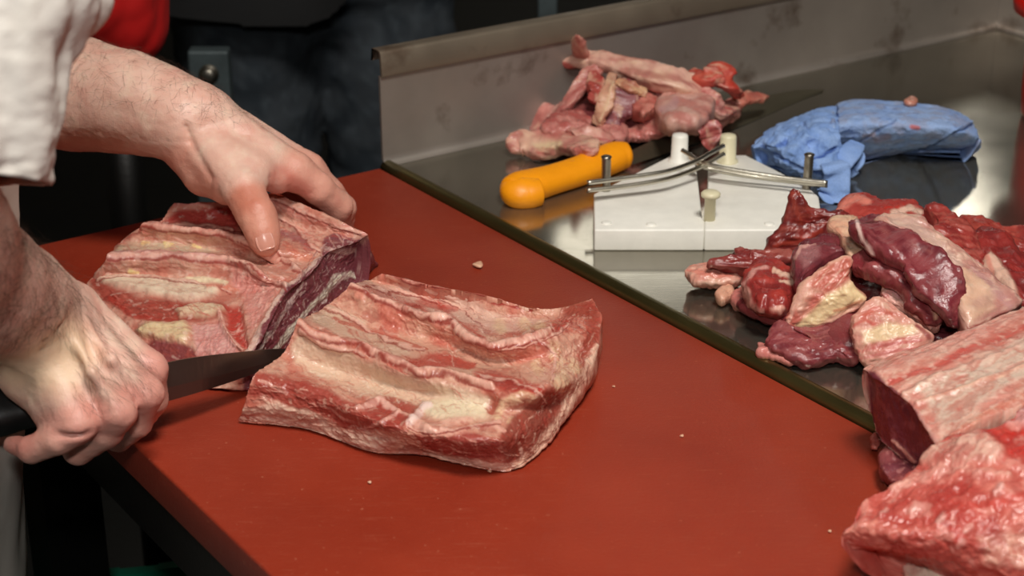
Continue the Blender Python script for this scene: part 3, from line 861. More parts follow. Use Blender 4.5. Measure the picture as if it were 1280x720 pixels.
# ------------------------------------------------------------------ racks at the right edge
def z8(p): return zoomed(p, 960, 380, 0.472)
face0 = [(284,335),(300,360),(325,385),(352,405),(388,424)]
rows = []
base = [
 [(262,165,62),(400,112,69),(540,62,75),(680,8,78),(900,-70,80)],
 [(300,192,66),(440,142,74),(560,102,78),(690,56,80),(930,-20,80)],
 [(340,225,66),(470,190,73),(590,155,78),(710,112,80),(960,30,80)],
 [(388,265,65),(500,240,71),(620,215,76),(740,178,78),(980,90,80)],
 [(455,372,60),(520,332,68),(610,290,72),(730,250,74),(1000,160,76)]]
for r, b in zip(base, face0):
    e = np.array(r[0], float); g = np.array([b[0], b[1], 22.0])
    rows.append([tuple(g), tuple(g*.6+e*.4), tuple(g*.12+e*.88)] + r)
m = Meat(*net([z8(r) for r in rows], 150, 220, 20, inset=14, bulge=2))
m.jitter(5)
def S8(pts, w, c, a=1, h=0, soft=0.6): return m.stroke(zoomed(pts, 960, 380, .472), np.atleast_1d(w)*.472 if np.size(w) > 1 else w*.472, c, a, h, soft)
def A8(pts, c, a=1, f=3, h=0): return m.patch(zoomed(pts, 960, 380, .472), c, a, f, h)
m.fill((214,170,152), (206,140,126), 40, 4)
m.lump(1.5, 50, 4); m.lump(1.2, 110, 3, True)
A8([(400,215),(500,170),(700,80),(760,150),(560,260),(480,330),(440,300)], (204,178,160), .9, 6)
S8([(290,185),(420,125),(560,75),(720,15)], (16,20,20,18), (212,150,136), .9, 2)
S8([(320,205),(450,160),(560,110),(640,75),(720,40)], (9,11,14,10,8), (186,74,66), .85, -1)
S8([(360,235),(480,185),(600,140),(720,90)], (7,8,8,8), (222,182,164), .9, 3, .9)
S8([(395,262),(520,222),(640,180),(740,140)], (5,6,6,5), (224,180,156), .9, 3, .9)
S8([(460,370),(540,315),(620,270),(700,235)], (8,11,11,8), (214,150,128), .9, 3)
S8([(400,220),(460,190)], 14, (226,196,176), .6, 2)
fm = A8([(262,172),(300,200),(345,235),(388,272),(455,380),(390,440),(270,340)], (106,44,54), 1, 3)
S8([(390,275),(420,325),(452,372)], (5,8,7), (206,150,138), .8, 1)
S8([(330,362),(360,385),(388,415)], (5,7,6), (216,156,142), .9, 1.5)
S8([(270,195),(300,215),(350,240)], (6,9,6), (80,28,36), .8)
S8([(340,240),(380,300),(430,360)], (6,9,6), (84,34,44), .7)
m.mottle((150,80,84), 120, .3, .25, .5, mask=fm)
RB3 = P(1280, 390) - P(1100, 470)
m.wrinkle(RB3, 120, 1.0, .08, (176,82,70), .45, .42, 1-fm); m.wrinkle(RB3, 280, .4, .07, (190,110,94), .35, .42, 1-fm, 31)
m.mottle((188,88,76), 110, .5, .2, .4, mask=1-fm); m.mottle((228,196,178), 180, .4, .2, .4, mask=1-fm, off=100)
m.lump(0.4, 420, 3)
o = m.done('rib_rack')
tag(o, 'pale striped rib rack with a dark cut end lying across the table seam', 'meat', 'racks at the right edge')

rows = [
 [(405,422,60),(475,352,70),(600,330,78),(720,245,82),(960,140,85)],
 [(340,480,56),(470,430,66),(600,410,74),(720,340,80),(980,250,84)],
 [(258,522,50),(420,500,60),(560,490,68),(730,450,74),(1000,370,80)],
 [(226,568,46),(380,572,54),(540,572,60),(740,540,66),(1010,480,72)],
 [(196,604,40),(340,618,46),(520,632,50),(740,622,54),(1000,580,58)],
 [(206,636,31),(340,652,34),(540,705,32),(740,745,34),(1000,760,36)],
 [(260,655,22),(370,672,16),(560,750,12),(760,800,10),(1000,840,10)]]
m = Meat(*net([z8(r) for r in rows], 150, 210, 3, inset=26, bulge=0))
m.jitter(6)
m.fill((188,78,70), (208,124,110), 32, 4, 0, .6)
m.lump(3, 40, 4); m.lump(2.6, 90, 3, True)
A8([(410,420),(450,370),(560,345),(640,380),(600,420),(500,430)], (216,172,154), .95, 5, 3)
A8([(570,350),(640,310),(720,330),(740,420),(640,400)], (190,48,40), .9, 7)
A8([(600,300),(680,250),(740,260),(720,320),(640,310)], (218,172,166), .8, 6)
S8([(330,490),(440,440),(520,440),(640,450)], (10,14,12,8), (224,164,148), .9, 3)
A8([(280,520),(420,470),(540,470),(600,520),(520,580),(400,590),(290,580)], (176,66,58), .75, 8)
S8([(200,605),(260,590),(310,600),(330,620)], (14,18,16,10), (218,140,124), .9, 3)
S8([(255,520),(262,560),(240,600)], (12,14,10), (220,142,128), .8, 3)
A8([(560,620),(700,600),(760,640),(700,700),(580,690)], (222,170,150), .85, 6)
S8([(330,650),(450,660),(560,700),(680,740)], (10,12,12,10), (186,88,78), .8)
S8([(480,520),(560,540),(700,500)], (10,16,12), (196,70,60), .6)
for q in ((450,575),(525,600),(380,545),(600,500),(500,640),(560,650),(600,495),(300,560)):
    S8([q, (q[0]+14, q[1]-10)], (9,12), (228,176,164), .7, 2)
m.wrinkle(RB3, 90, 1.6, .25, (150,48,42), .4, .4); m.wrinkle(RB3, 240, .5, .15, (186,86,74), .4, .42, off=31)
m.mottle((226,164,150), 90, .5, .2, .4); m.mottle((160,46,42), 60, .3, .25, .5, off=77)
m.lump(0.5, 400, 3)
o = m.done('rib_rack')
tag(o, 'ragged red rib rack whose curled tip overhangs the board', 'meat', 'racks at the right edge')

# pieces tucked under the racks
def chunk(name, outline, zc, label, c1, c2, group=None, strokes=(), gx=0, gy=0, dome=6, th=18, scale=55, bias=0, lump=1.6, mott=None, streak=None, cat='meat', mat='flesh', n=96, mm=34, jit=3, zmin=0.0006, sq=3.6, rag=.05):
    m = Meat(*pillow(outline, zc, gx, gy, dome, th, n, mm, sq, rag=rag))
    m.jitter(jit); m.fill(c1, c2, scale, 4, bias)
    m.lump(lump*2.4, 36, 3); m.lump(lump*2.6, 95, 3, True)
    m.wrinkle(streak[0] if streak else rng.normal(size=3), 150, lump*.6, .2, c2 if streak else None, .5, .42); m.wrinkle(streak[0] if streak else rng.normal(size=3), 330, lump*.22, .15)
    if streak: m.streak(streak[1], streak[0], streak[2] if len(streak) > 2 else 230, .1, .25, .55, .12)
    for st_ in strokes:
        if st_[0] == 'p': m.patch(*st_[1:])
        else: m.stroke(*st_)
    if mott: m.mottle(mott, 190, .4, .18, .5)
    m.lump(0.3, 420, 2)
    o = m.done(name, mat, zmin=TOP+zmin)
    return tag(o, label, cat, group)
TRIMW = dict(wob=.3, rollw=.4, cup=.14)
def strip(name, path, label, c1, c2, group=None, strokes=(), roll=0, roll1=None, lump=1.2, scale=60, bias=0, mott=None, fibre=None, n=110, m_=40, cat='meat', mat='flesh', jit=2, zmin=0.0006, sq=3.2):
    m = Meat(*ribbon(path, n, m_, sq, roll, roll1, **TRIMW))
    m.jitter(jit); m.fill(c1, c2, scale, 4, bias)
    m.lump(lump*1.6, 55, 4); m.lump(lump*1.6, 120, 3, True)
    ax_ = P(*path[-1][:3]) - P(*path[0][:3]); m.wrinkle(ax_, 170, lump*.8, .12, fibre or c2, .5, .42); m.wrinkle(ax_, 380, lump*.25, .1)
    if fibre:
        d = P(*path[-1][:3]) - P(*path[0][:3]); m.streak(fibre, d, 230, .1, .25, .55, .12)
    for st_ in strokes:
        if st_[0] == 'p': m.patch(*st_[1:])
        else: m.stroke(*st_)
    if group and 'trimmings' in group:
        m.mottle((160,74,68), 75, .25, .22, .6, stretch=(ax_, .25)); m.mottle((226,188,160), 120, .4, .2, .5, stretch=(ax_, .2), off=140)
    if mott: m.mottle(mott, 190, .4, .18, .5)
    m.lump(0.25, 420, 2)
    o = m.done(name, mat, zmin=TOP+zmin)
    return tag(o, label, cat, group)
chunk('meat_scrap', z8([(298,400),(330,385),(400,420),(520,440),(560,500),(420,510),(340,480),(305,450)]), 15, 'small purple scrap of meat tucked under the right racks', (112,52,60), (140,70,70), dome=5, th=16, mott=(196,130,124))
chunk('meat_scrap', z8([(268,362),(285,350),(300,368),(292,385),(272,384)]), 5, 'tiny frayed red scrap beside the dark cut end of a rack', (150,58,52), (196,110,96), dome=3, th=5, n=40, mm=8)
chunk('bone_piece', z8([(352,668),(372,672),(440,700),(520,760),(470,790),(370,730)]), 7, 'pale wet bone end poking out under the ragged red rack', (222,204,184), (206,160,146), dome=5, th=7, cat='bone', n=60)
for k, (px, py, r, lb) in enumerate([(597, 331, 5.5, 'small pale fat crumb on the red board below the rolled rim'), (852, 545, 2, 'speck of fat on the open red board'), (612, 589, 2, 'speck of fat against the front rib slab'), (462, 603, 2, 'speck of fat before the front rib slab'), (767, 483, 2.2, 'speck of fat beside the right end of the front slab'), (1037, 664, 2, 'speck of fat near the curled tip of the ragged rack')]):
    chunk('fat_crumb', [(px+r*1.3*math.cos(a), py+r*.55*math.sin(a)+r*.2*math.sin(2*a)) for a in np.linspace(0, 6.28, 9)[:-1]], 2.2 if r > 4 else 1.2, lb, (222,170,140), (226,190,160), 'crumbs on the board', dome=1.6 if r > 4 else .8, th=2.2 if r > 4 else 1.2, n=24, mm=5, lump=.3, jit=0, cat='scrap')
# ------------------------------------------------------------------ mound of boneless pieces on the steel
def zq(p): return zoomed(p, 840, 220, 0.34375)
PILE = 'boneless pieces heaped on the steel table'
def L7(pts, w, c, a=.9, h=0): return (zq(pts), np.atleast_1d(w)*.344 if np.size(w) > 1 else w*.344, c, a, h)
def G7(pts, c, a=.9, f=2, h=0): return ('p', zq(pts), c, a, f, h)
UX = np.array([1.0, 0, 0])
chunk('meat_piece', zq([(250,470),(330,450),(450,400),(640,300),(900,260),(1150,330),(1300,420),(1250,520),(1080,580),(940,600),(760,640),(620,640),(430,560),(300,510)]), 12, 'broad dark piece of lean at the bottom of the boneless heap', (96,36,40), (124,52,54), PILE, dome=26, th=12, scale=40, sq=2.0)
chunk('meat_piece', zq([(590,125),(660,72),(720,88),(735,118),(860,104),(905,135),(950,190),(900,230),(760,210),(640,180)]), 52, 'red and white trimmed piece at the back top of the boneless heap', (170,66,58), (150,50,46), PILE, [L7([(600,118),(660,82),(715,95)], (18,22,14), SALMON), L7([(800,140),(860,118),(900,135)], (10,16,14), FAT), L7([(780,125),(840,108)], 10, RED)], gy=-.15, dome=8, th=34)
chunk('meat_piece', zq([(1040,165),(1150,182),(1215,212),(1300,215),(1330,290),(1240,280),(1130,235)]), 44, 'dark red piece farthest right behind the boneless heap', (140,48,44), (164,66,56), PILE, dome=8, th=36, mott=(190,100,84))
chunk('meat_piece', zq([(915,128),(960,118),(1035,168),(1112,240),(1130,325),(1085,335),(1000,262),(935,220),(950,185)]), 62, 'wet grainy dark red piece at the right shoulder of the heap', (128,42,40), (156,58,52), PILE, gy=-.2, dome=9, th=32, streak=((0.8,-.3,0), (176,92,80)), scale=90)
chunk('meat_piece', zq([(1090,212),(1180,218),(1262,300),(1330,420),(1320,480),(1250,470),(1190,400),(1120,320)]), 50, 'dark red piece with a pale fat flap lying above the striped rack', (146,48,44), (118,38,38), PILE, [G7([(1128,335),(1160,282),(1200,318),(1240,380),(1258,440),(1200,410),(1160,385)], (216,176,156), .95, 3, 2), L7([(1150,300),(1180,360)], 8, SALMON, .6)], gy=-.15, dome=10, th=36)
chunk('meat_piece', zq([(730,160),(800,138),(880,150),(945,205),(1010,255),(1105,325),(1200,405),(1268,470),(1180,520),(1075,575),(1040,470),(985,370),(930,280),(850,225)]), 66, 'large piece under a wide sheet of grey-pink fat atop the heap', (206,164,146), (186,128,118), PILE,
 [L7([(800,160),(880,180),(960,250),(1040,330)], (20,30,30,20), (200,170,156), .7), G7([(1010,380),(1060,340),(1150,400),(1170,480),(1080,540),(1050,470)], (220,178,150), .85, 5, 2), L7([(1090,330),(1180,420),(1230,480)], (10,18,12), (190,140,136), .8), L7([(1070,565),(1170,525),(1262,478)], (10,14,10), (140,44,42), .95), L7([(1100,470),(1140,460)], 26, (188,142,128), .6)], gx=-.05, gy=-.28, dome=8, th=30, mott=(226,192,170))
chunk('meat_piece', zq([(560,182),(625,150),(668,158),(690,225),(735,282),(690,300),(640,290),(612,232)]), 62, 'creamy sheet of fat folded behind the long purple strip', (220,184,152), (214,160,134), PILE, [L7([(650,175),(670,230),(720,275)], (6,9,8), (232,206,190), .9, 2), L7([(600,190),(640,250)], 8, (196,130,108), .6)], dome=5, th=26)
chunk('meat_piece', zq([(335,275),(350,228),(402,160),(432,60),(447,44),(468,58),(515,115),(560,122),(628,132),(640,165),(600,200),(558,262),(500,258),(430,280)]), 50, 'dark red piece with an upright pointed tip at the heap top', (134,46,40), (106,34,34), PILE, [L7([(440,60),(450,120),(470,170)], (6,12,8), (150,60,46), .7), L7([(370,255),(450,235),(540,200)], (8,14,10), (164,58,44), .7, 1), L7([(400,165),(470,185),(560,160)], (7,10,8), (92,28,30), .7, -2)], gy=-.62, dome=7, th=24, streak=(UX, (158,74,62), 200))
chunk('meat_piece', zq([(440,300),(470,258),(520,246),(570,228),(620,248),(650,300),(575,318),(500,378),(455,425),(438,360)]), 50, 'purple piece rolled over in the middle of the heap', (118,50,56), (98,38,46), PILE, [G7([(450,280),(490,250),(530,255),(540,290),(480,330)], (166,112,112), .7, 5), L7([(450,300),(470,260),(520,248)], 6, (200,150,140), .8, 1)], gy=-.2, dome=10, th=30)
strip('meat_strip', [tuple(zq([p])[0])[:2] + (h, w, t) for p, h, w, t in [((655,330), 58, 12, 14), ((720,322), 62, 24, 16), ((800,340), 62, 28, 17), ((880,395), 56, 28, 17), ((935,470), 46, 24, 16), ((958,545), 34, 11, 10)]], 'short purple strip curving over the front of the heap', (126,46,52), (106,38,44), PILE, [L7([(770,300),(850,318),(920,385),(962,465),(955,520)], (5,8,9,9,7), (222,172,142), .9, 1.5), L7([(700,310),(760,330)], 7, (160,84,84), .6)], fibre=(150,74,74))
strip('meat_strip', [tuple(zq([p])[0])[:2] + (h, w, t) for p, h, w, t in [((690,165), 78, 18, 15), ((740,215), 80, 34, 18), ((820,262), 78, 34, 18), ((900,310), 74, 34, 18), ((965,390), 64, 32, 18), ((1015,470), 52, 28, 17), ((1045,555), 36, 12, 11)]], 'long purple strip draped diagonally down the heap front', (122,44,52), (104,36,44), PILE, [L7([(672,165),(690,230),(735,282)], (7,9,7), (228,196,186), .95, 2), L7([(760,190),(860,235),(940,280),(990,350)], (5,6,6,5), (150,84,80), .6)], fibre=(150,76,78))
chunk('meat_piece', zq([(222,268),(250,262),(312,292),(438,282),(442,312),(360,330),(280,348),(150,332),(140,318),(228,306)]), 30, 'thin dark red strip lying behind the fat ended piece', (122,42,42), (140,60,54), PILE, dome=6, th=16, gy=-.3, streak=(UX, (168,96,86), 220))
chunk('meat_piece', zq([(50,345),(130,326),(250,342),(290,352),(245,384),(180,398),(100,390),(62,374)]), 14, 'pale pink fat ended piece at the left tip of the heap', (222,172,152), (206,134,118), PILE, [L7([(60,345),(130,360),(220,360)], (6,9,7), (206,120,104), .7), L7([(80,385),(180,393),(240,380)], 6, FAT, .8, 1), L7([(140,322),(240,334),(290,345)], (6,8,6), (140,56,52), .9)], dome=7, th=13)
chunk('meat_piece', zq([(262,395),(300,342),(370,326),(442,372),(452,440),(412,498),(340,492),(290,460)]), 26, 'curled red piece rimmed with fat at the left of the heap', (168,58,50), (140,48,46), PILE, [L7([(268,395),(300,345),(345,335)], (8,12,9), (214,150,140), .9, 3), L7([(275,410),(290,470),(330,490)], (10,12,9), (220,160,146), .9, 3), L7([(370,340),(440,372),(440,388),(395,385)], (8,12,10,7), (226,184,162), .9, 3), G7([(358,480),(400,465),(418,490),(395,505)], (222,168,150)), L7([(310,385),(380,400)], (9,12), (120,36,34), .8, -2)], dome=12, th=22)
chunk('fat_scrap', zq([(165,442),(205,415),(225,428),(208,455),(180,460)]), 8, 'smallest rounded fat scrap left of the boneless heap', (216,164,138), (206,150,126), PILE, dome=5, th=8, n=40, mm=9, cat='scrap')
chunk('fat_scrap', zq([(215,442),(262,404),(282,440),(268,474),(236,472)]), 9, 'pinkish fat scrap touching the curled red piece', (214,152,138), (200,120,112), PILE, dome=6, th=9, n=44, mm=9, cat='scrap')
chunk('meat_piece', zq([(255,472),(330,480),(402,498),(408,520),(380,532),(300,506)]), 8, 'narrow dark sliver of lean under the curled red piece', (112,46,48), (140,72,70), PILE, dome=5, th=8, n=50, mm=9)
chunk('meat_piece', zq([(345,600),(385,540),(420,556),(570,552),(648,600),(680,640),(668,678),(600,662),(520,682),(430,668),(352,624)]), 14, 'flat purplish piece lying frontmost at the heap foot', (134,58,62), (114,46,52), PILE, [L7([(380,590),(460,600),(560,610)], (8,14,10), (158,84,84), .5)], gy=-.25, dome=6, th=13, streak=((1,.3,0), (164,92,90), 240))
chunk('fat_scrap', zq([(304,612),(350,622),(430,664),(424,684),(360,664),(306,652)]), 6, 'frilled pink fat edge beside the flat purplish piece', (216,150,140), (206,126,118), PILE, dome=4, th=6, n=50, mm=9, lump=2.4, cat='scrap')
chunk('meat_piece', zq([(412,520),(440,460),(490,378),(568,312),(642,296),(660,330),(655,375),(712,448),(640,508),(560,552),(445,558),(420,545)]), 40, 'marbled chunk with a broad yellow fat wedge in mid heap', (198,110,96), (222,172,150), PILE, [G7([(440,556),(520,480),(560,430),(660,380),(712,445),(640,490),(600,500),(530,545)], (228,202,156), .95, 4, 1), L7([(590,490),(640,480),(690,455)], (6,9,6), (190,100,72), .6), G7([(500,390),(560,320),(640,305),(655,370),(560,415),(500,410)], (196,104,88), .85, 4), L7([(420,530),(450,470),(500,400)], (8,10,8), (222,168,150), .9), L7([(560,400),(620,340)], 4, (224,176,156), .7), L7([(520,400),(570,340)], 3, (224,176,156), .7), L7([(600,395),(650,340)], 3, (224,176,156), .7)], gx=.02, gy=-.55, dome=8, th=24)
chunk('meat_piece', zq([(757,432),(785,380),(850,402),(905,450),(968,538),(930,556),(860,512),(800,475)]), 40, 'curled white fat flap between the strip and marbled block', (226,180,166), (206,130,124), PILE, [L7([(775,400),(840,440),(900,510)], (6,8,6), (190,116,122), .7), L7([(800,400),(880,460),(950,535)], (5,6,5), (232,200,190), .8, 1), L7([(900,530),(960,545)], 10, (170,70,66), .7)], gy=-.35, dome=6, th=18)
chunk('meat_piece', zq([(648,545),(678,488),(760,440),(805,470),(882,530),(942,590),(905,640),(765,688),(695,684),(662,612)]), 30, 'block of layered fat and lean frontmost right in the heap', (222,174,154), (208,140,124), PILE, [L7([(690,510),(740,480),(800,500)], (10,14,10), (196,96,80), .8), L7([(660,545),(700,520),(740,540)], (7,9,7), (192,92,80), .8), G7([(690,570),(780,530),(880,540),(890,570),(780,600),(700,610)], (228,200,160), .9, 4), L7([(680,640),(780,615),(900,600)], (5,7,6), (190,100,94), .85), L7([(690,665),(790,640),(900,622)], (4,6,5), (196,110,104), .8), L7([(700,620),(790,600),(890,585)], 4, (196,110,100), .7), L7([(890,540),(930,590)], (10,12), (140,62,62), .8)], gy=-.45, dome=8, th=20, streak=((1,.2,0), (196,112,104), 200))
chunk('meat_piece', zq([(930,560),(1010,555),(1045,580),(990,605),(940,595)]), 16, 'small dark wet piece between the block and striped rack', (96,38,46), (120,56,62), PILE, dome=5, th=14, n=44, mm=9)

# ------------------------------------------------------------------ fatty trimmings by the splash
def z5(p): return zoomed(p, 600, 20, 0.375)
TRIM = 'fatty trimmings by the steel splash'
def L5(pts, w, c, a=.9, h=0): return (z5(pts), np.atleast_1d(w)*.375 if np.size(w) > 1 else w*.375, c, a, h)
def G5(pts, c, a=.9, f=2, h=0): return ('p', z5(pts), c, a, f, h)
def R5(pts): return [tuple(z5([(x, y)])[0]) + (h, w, t) for x, y, h, w, t in pts]
TF, TP = (210,158,142), (186,118,108)
chunk('trimming', z5([(190,400),(250,330),(370,220),(520,190),(700,260),(800,330),(720,370),(560,400),(400,420),(250,440)]), 10, 'dark purple trimming at the bottom of the fatty heap', (120,52,56), (150,80,76), TRIM, dome=22, th=10, scale=45, sq=2.0, mat='flesh_far')
strip('trimming', R5([(255,148,62,9,8),(300,150,66,16,12),(370,146,66,22,16),(450,165,66,24,18),(540,190,64,24,18),(620,215,62,30,20),(700,235,56,28,18),(760,262,46,12,12)]), 'long pale rope of fat lying across the trimmings top', TF, (220,176,156), TRIM, [L5([(250,150),(290,165),(330,190)], (10,14,10), (176,72,66)), L5([(480,200),(560,225),(640,238)], (5,8,6), (150,78,72), .8), L5([(580,190),(620,205)], 14, (226,186,160), .7)], mat='flesh_far')
strip('trimming', R5([(325,64,104,3,3),(328,90,92,13,8),(332,118,78,15,9),(350,142,66,14,10),(385,155,64,10,8)]), 'pointed pink spike rising from the trimmings', (216,150,134), (204,128,116), TRIM, lump=.6, mat='flesh_far')
strip('trimming', R5([(405,172,62,14,10),(350,215,52,18,10),(300,285,36,16,10),(255,325,22,18,11),(205,342,14,32,12),(160,350,9,16,8)]), 'pale band with a wide flat end at the left of the trimmings', (204,150,138), (182,108,100), TRIM, [L5([(370,185),(310,260),(270,310)], (4,5,4), (164,84,80), .7), G5([(180,310),(225,295),(235,320),(200,335)], (206,130,120), .8)], mat='flesh_far')
strip('trimming', R5([(372,190,58,8,8),(395,250,48,20,14),(370,290,38,14,12)]), 'bright red shred between two pale bands of trimmings', (160,54,48), (180,84,74), TRIM, mat='flesh_far', n=60)
strip('trimming', R5([(470,215,58,16,12),(480,270,48,30,18),(450,330,34,26,18),(440,375,24,16,12)]), 'glossy purple lean strip hanging in the trimmings middle', (112,52,62), (140,80,84), TRIM, mat='flesh_far')
strip('trimming', R5([(442,192,64,9,8),(428,250,58,13,10),(410,310,44,15,10),(390,362,28,13,9)]), 'upright creamy tongue of fat in the trimmings middle', (214,170,140), (206,150,124), TRIM, [L5([(445,215),(425,290),(400,350)], (3,5,4), (222,186,150), .8, 1)], mat='flesh_far')
strip('trimming', R5([(455,222,60,10,8),(510,240,58,12,8),(556,258,52,10,8)]), 'short yellowish shred tucked under the long fat rope', (206,164,126), (190,130,104), TRIM, mat='flesh_far', n=60)
chunk('trimming', z5([(500,270),(545,245),(585,265),(600,310),(560,335),(505,320)]), 40, 'round reddish lump under the long fat rope', (176,92,82), (200,128,114), TRIM, dome=10, th=26, n=70, mm=24, mat='flesh_far')
chunk('trimming', z5([(580,300),(640,262),(720,262),(775,300),(768,345),(700,372),(610,368)]), 42, 'big pale swollen lump at the trimmings front', (206,160,146), (190,124,114), TRIM, [L5([(600,310),(650,290)], (10,16), (180,140,142), .6), L5([(640,270),(720,275)], 7, (220,176,164), .7, 1)], dome=12, th=30, n=80, mm=26, mat='flesh_far')
V, F = tube([P(*(tuple(z5([(668+18*math.cos(a), 345+13*math.sin(a))])[0]) + (44,))) for a in np.linspace(-2.4, 3.0, 12)], [0.0022, 0.0045, 0.005, 0.004, 0.002], 50, 12)
m = Meat(V, F); m.jitter(0); m.fill((214,160,146), (200,128,116), 90); m.lump(.5, 120, 3)
tag(m.done('trimming', 'flesh_far'), 'small curl of fat forming a ring on the trimmings front', 'meat', TRIM)
strip('trimming', R5([(480,405,14,10,7),(530,392,18,22,10),(590,375,24,26,11),(650,352,32,20,10),(690,345,36,10,7)]), 'frilled pink strip running along the trimmings front edge', (210,150,138), (192,112,104), TRIM, lump=2, mat='flesh_far')
chunk('trimming', z5([(205,388),(250,352),(300,330),(350,335),(370,370),(330,395),(250,402)]), 24, 'pink lump with dark gaps left of the creamy tongue', (200,132,122), (172,86,80), TRIM, dome=10, th=22, n=70, mm=24, lump=2.4, mat='flesh_far')
chunk('trimming', z5([(380,385),(430,362),(480,375),(490,410),(440,422),(390,410)]), 20, 'reddish lump below the purple lean strip', (178,96,92), (200,134,124), TRIM, dome=8, th=20, n=70, mm=24, mat='flesh_far')
strip('trimming', R5([(290,380,30,8,7),(340,392,30,16,9),(410,405,26,18,10),(470,412,18,10,7)]), 'thin pale shred lying over the orange knife handle end', (216,164,148), (196,124,114), TRIM, mat='flesh_far', n=50)
strip('trimming', R5([(98,448,8,10,7),(140,425,13,26,14),(210,430,15,30,16),(290,430,20,28,15),(350,440,27,26,12),(378,458,29,12,8)]), 'creamy slab of fat nearest the orange handle', (216,170,148), (200,130,118), TRIM, [G5([(170,425),(270,415),(280,440),(200,450)], (228,202,160), .85, 3), L5([(190,455),(250,462),(300,455)], (4,6,4), (180,96,84), .8), L5([(300,440),(350,455)], 8, (196,110,104), .7)], mat='flesh_far')
strip('trimming', R5([(690,195,58,14,10),(745,212,62,26,14),(800,195,66,28,14),(828,225,58,22,12),(865,262,42,12,9)]), 'bright red strip at the right of the trimmings', (178,56,44), (196,84,66), TRIM, [L5([(755,180),(785,178)], (8,9), (206,130,120), .8, 2), L5([(800,190),(825,175)], 6, (204,110,92), .7)], mat='flesh_far')
strip('trimming', R5([(700,245,52,8,8),(745,255,52,12,10),(780,290,44,16,12),(805,325,32,16,12),(850,305,28,14,10)]), 'pink looped strip below the bright red one', (212,154,142), (186,100,94), TRIM, mat='flesh_far')
chunk('trimming', z5([(760,310),(800,300),(850,290),(862,310),(830,330),(780,350)]), 24, 'knobbly pink end piece at the right foot of the trimmings', (206,144,132), (186,96,88), TRIM, dome=8, th=20, n=70, mm=24, lump=2.2, mat='flesh_far')
strip('trimming', R5([(848,292,30,10,8),(885,275,30,16,9),(925,272,26,13,8),(960,270,22,4,4)]), 'thin pointed tail of pink fat at the trimmings right end', (210,140,120), (196,108,92), TRIM, lump=.6, mat='flesh_far', n=50)
strip('trimming', R5([(758,352,40,12,6),(764,372,36,22,7),(766,400,28,22,7),(768,428,20,12,5),(772,452,12,5,4)]), 'drop shaped red flap with white rim behind the sharpener pegs', (158,70,68), (170,86,80), TRIM, [L5([(728,385),(738,358),(770,352),(800,375),(804,400),(780,425)], 4, (210,150,144), .9, .6)], lump=.4, mat='flesh_far', n=50)

# ------------------------------------------------------------------ orange-handled knife under the trimmings
kn = empty('butcher_knife', P(720, 212), 'long knife with an orange handle lying under the fatty trimmings', 'knife')
V, F = ribbon([tuple(z5([p])[0]) + h for p, h in [((505,462),(15,22,20)),((455,468),(15,30,24)),((400,490),(14,31,24)),((320,520),(14,29,23)),((240,545),(14,29,23)),((180,562),(14,31,25)),((130,575),(14,31,26)),((102,588),(14,26,22))]], 90, 26, 2.3)
V2, F2 = ribbon([tuple(z5([p])[0]) + h for p, h in [((112,560),(13,22,20)),((122,585),(13,30,25)),((160,590),(12,30,25)),((205,585),(12,24,22))]], 40, 24, 2.2)
f0 = len(V); mesh_obj('handle', np.concatenate([V, V2]), F + [[i+f0 for i in f] for f in F2], 'orange_plastic', kn)
def blade(name, spine, edge, thick, mat, parent):
    """spine and edge rows of world points heel to tip"""
    S = crom(np.array(spine), 30); E = crom(np.array(edge), 30); V = []; F = []
    nrm = np.cross(E[0]-S[0], S[15]-S[0]); nrm /= np.linalg.norm(nrm)
    for s_, e_ in zip(S, E):
        mid = s_*.35 + e_*.65
        V += [s_+nrm*thick/2, mid+nrm*thick*.42, e_, mid-nrm*thick*.42, s_-nrm*thick/2]
    for i in range(29):
        for j in range(5): F.append([i*5+j, i*5+(j+1) % 5, (i+1)*5+(j+1) % 5, (i+1)*5+j])
    F.append([4, 3, 2, 1, 0]); F.append([145+k for k in range(5)])
    V = np.array(V)
    if not outward(V, F): F = [f[::-1] for f in F]
    return mesh_obj(name, V, F, mat, parent, smooth=False)
blade('blade', [P(786,190,16), P(850,160,10), P(930,128,6), P(990,114,4), P(1028,112.5,2)], [P(790,206,7), P(850,186,3), P(930,156,1.6), P(990,130,1.4), P(1029,114,1.6)], 0.003, 'blade_olive', kn)

# ------------------------------------------------------------------ white rod knife sharpener
def z6(p): return zoomed(p, 720, 120, 0.2917)
def w6(x, y, mm): return P(720+x*.2917, 120+y*.2917, mm)
sh = empty('knife_sharpener', w6(570, 540, 0), 'white plastic knife sharpener with crossed steel rods on the steel table', 'knife sharpener')
TH = 20.0
def ring6(pts): return [w6(x, y, TH) for x, y in pts]
left = ring6([(78,573),(76,418),(130,392),(400,258),(418,247),(498,240),(514,300),(520,340),(541,520),(551,535),(551,573)])
right = ring6([(551.5,573),(551.5,535),(560,520),(566,340),(566,300),(600,262),(690,252),(728,252),(860,318),(1000,392),(1040,430),(1062,573)])
bm_obj('base_plate', prism_bm(left, TOP+0.001, TOP+TH/1000, 0.0016, 3), 'white_plastic', sh, True)
bm_obj('base_plate', prism_bm(right, TOP+0.001, TOP+TH/1000, 0.0016, 3), 'white_plastic', sh, True)
for x, y in ((442, 278), (648, 280)):
    V, F = lathe(w6(x, y, TH), [(0.0105, -0.001), (0.0098, 0.0015), (0.0078, 0.003), (0.0074, 0.0235), (0.0066, 0.0255), (0.002, 0.0262)], 28)
    mesh_obj('peg', V, F, 'white_plastic' if x < 500 else 'ivory_plastic', sh)
V, F = lathe(w6(572, 530, TH), [(0.0047, -0.001), (0.0047, 0.0205), (0.0080, 0.0210), (0.0083, 0.0236), (0.0065, 0.0252), (0.002, 0.0256)], 26)
mesh_obj('center_peg', V, F, 'ivory_plastic', sh)
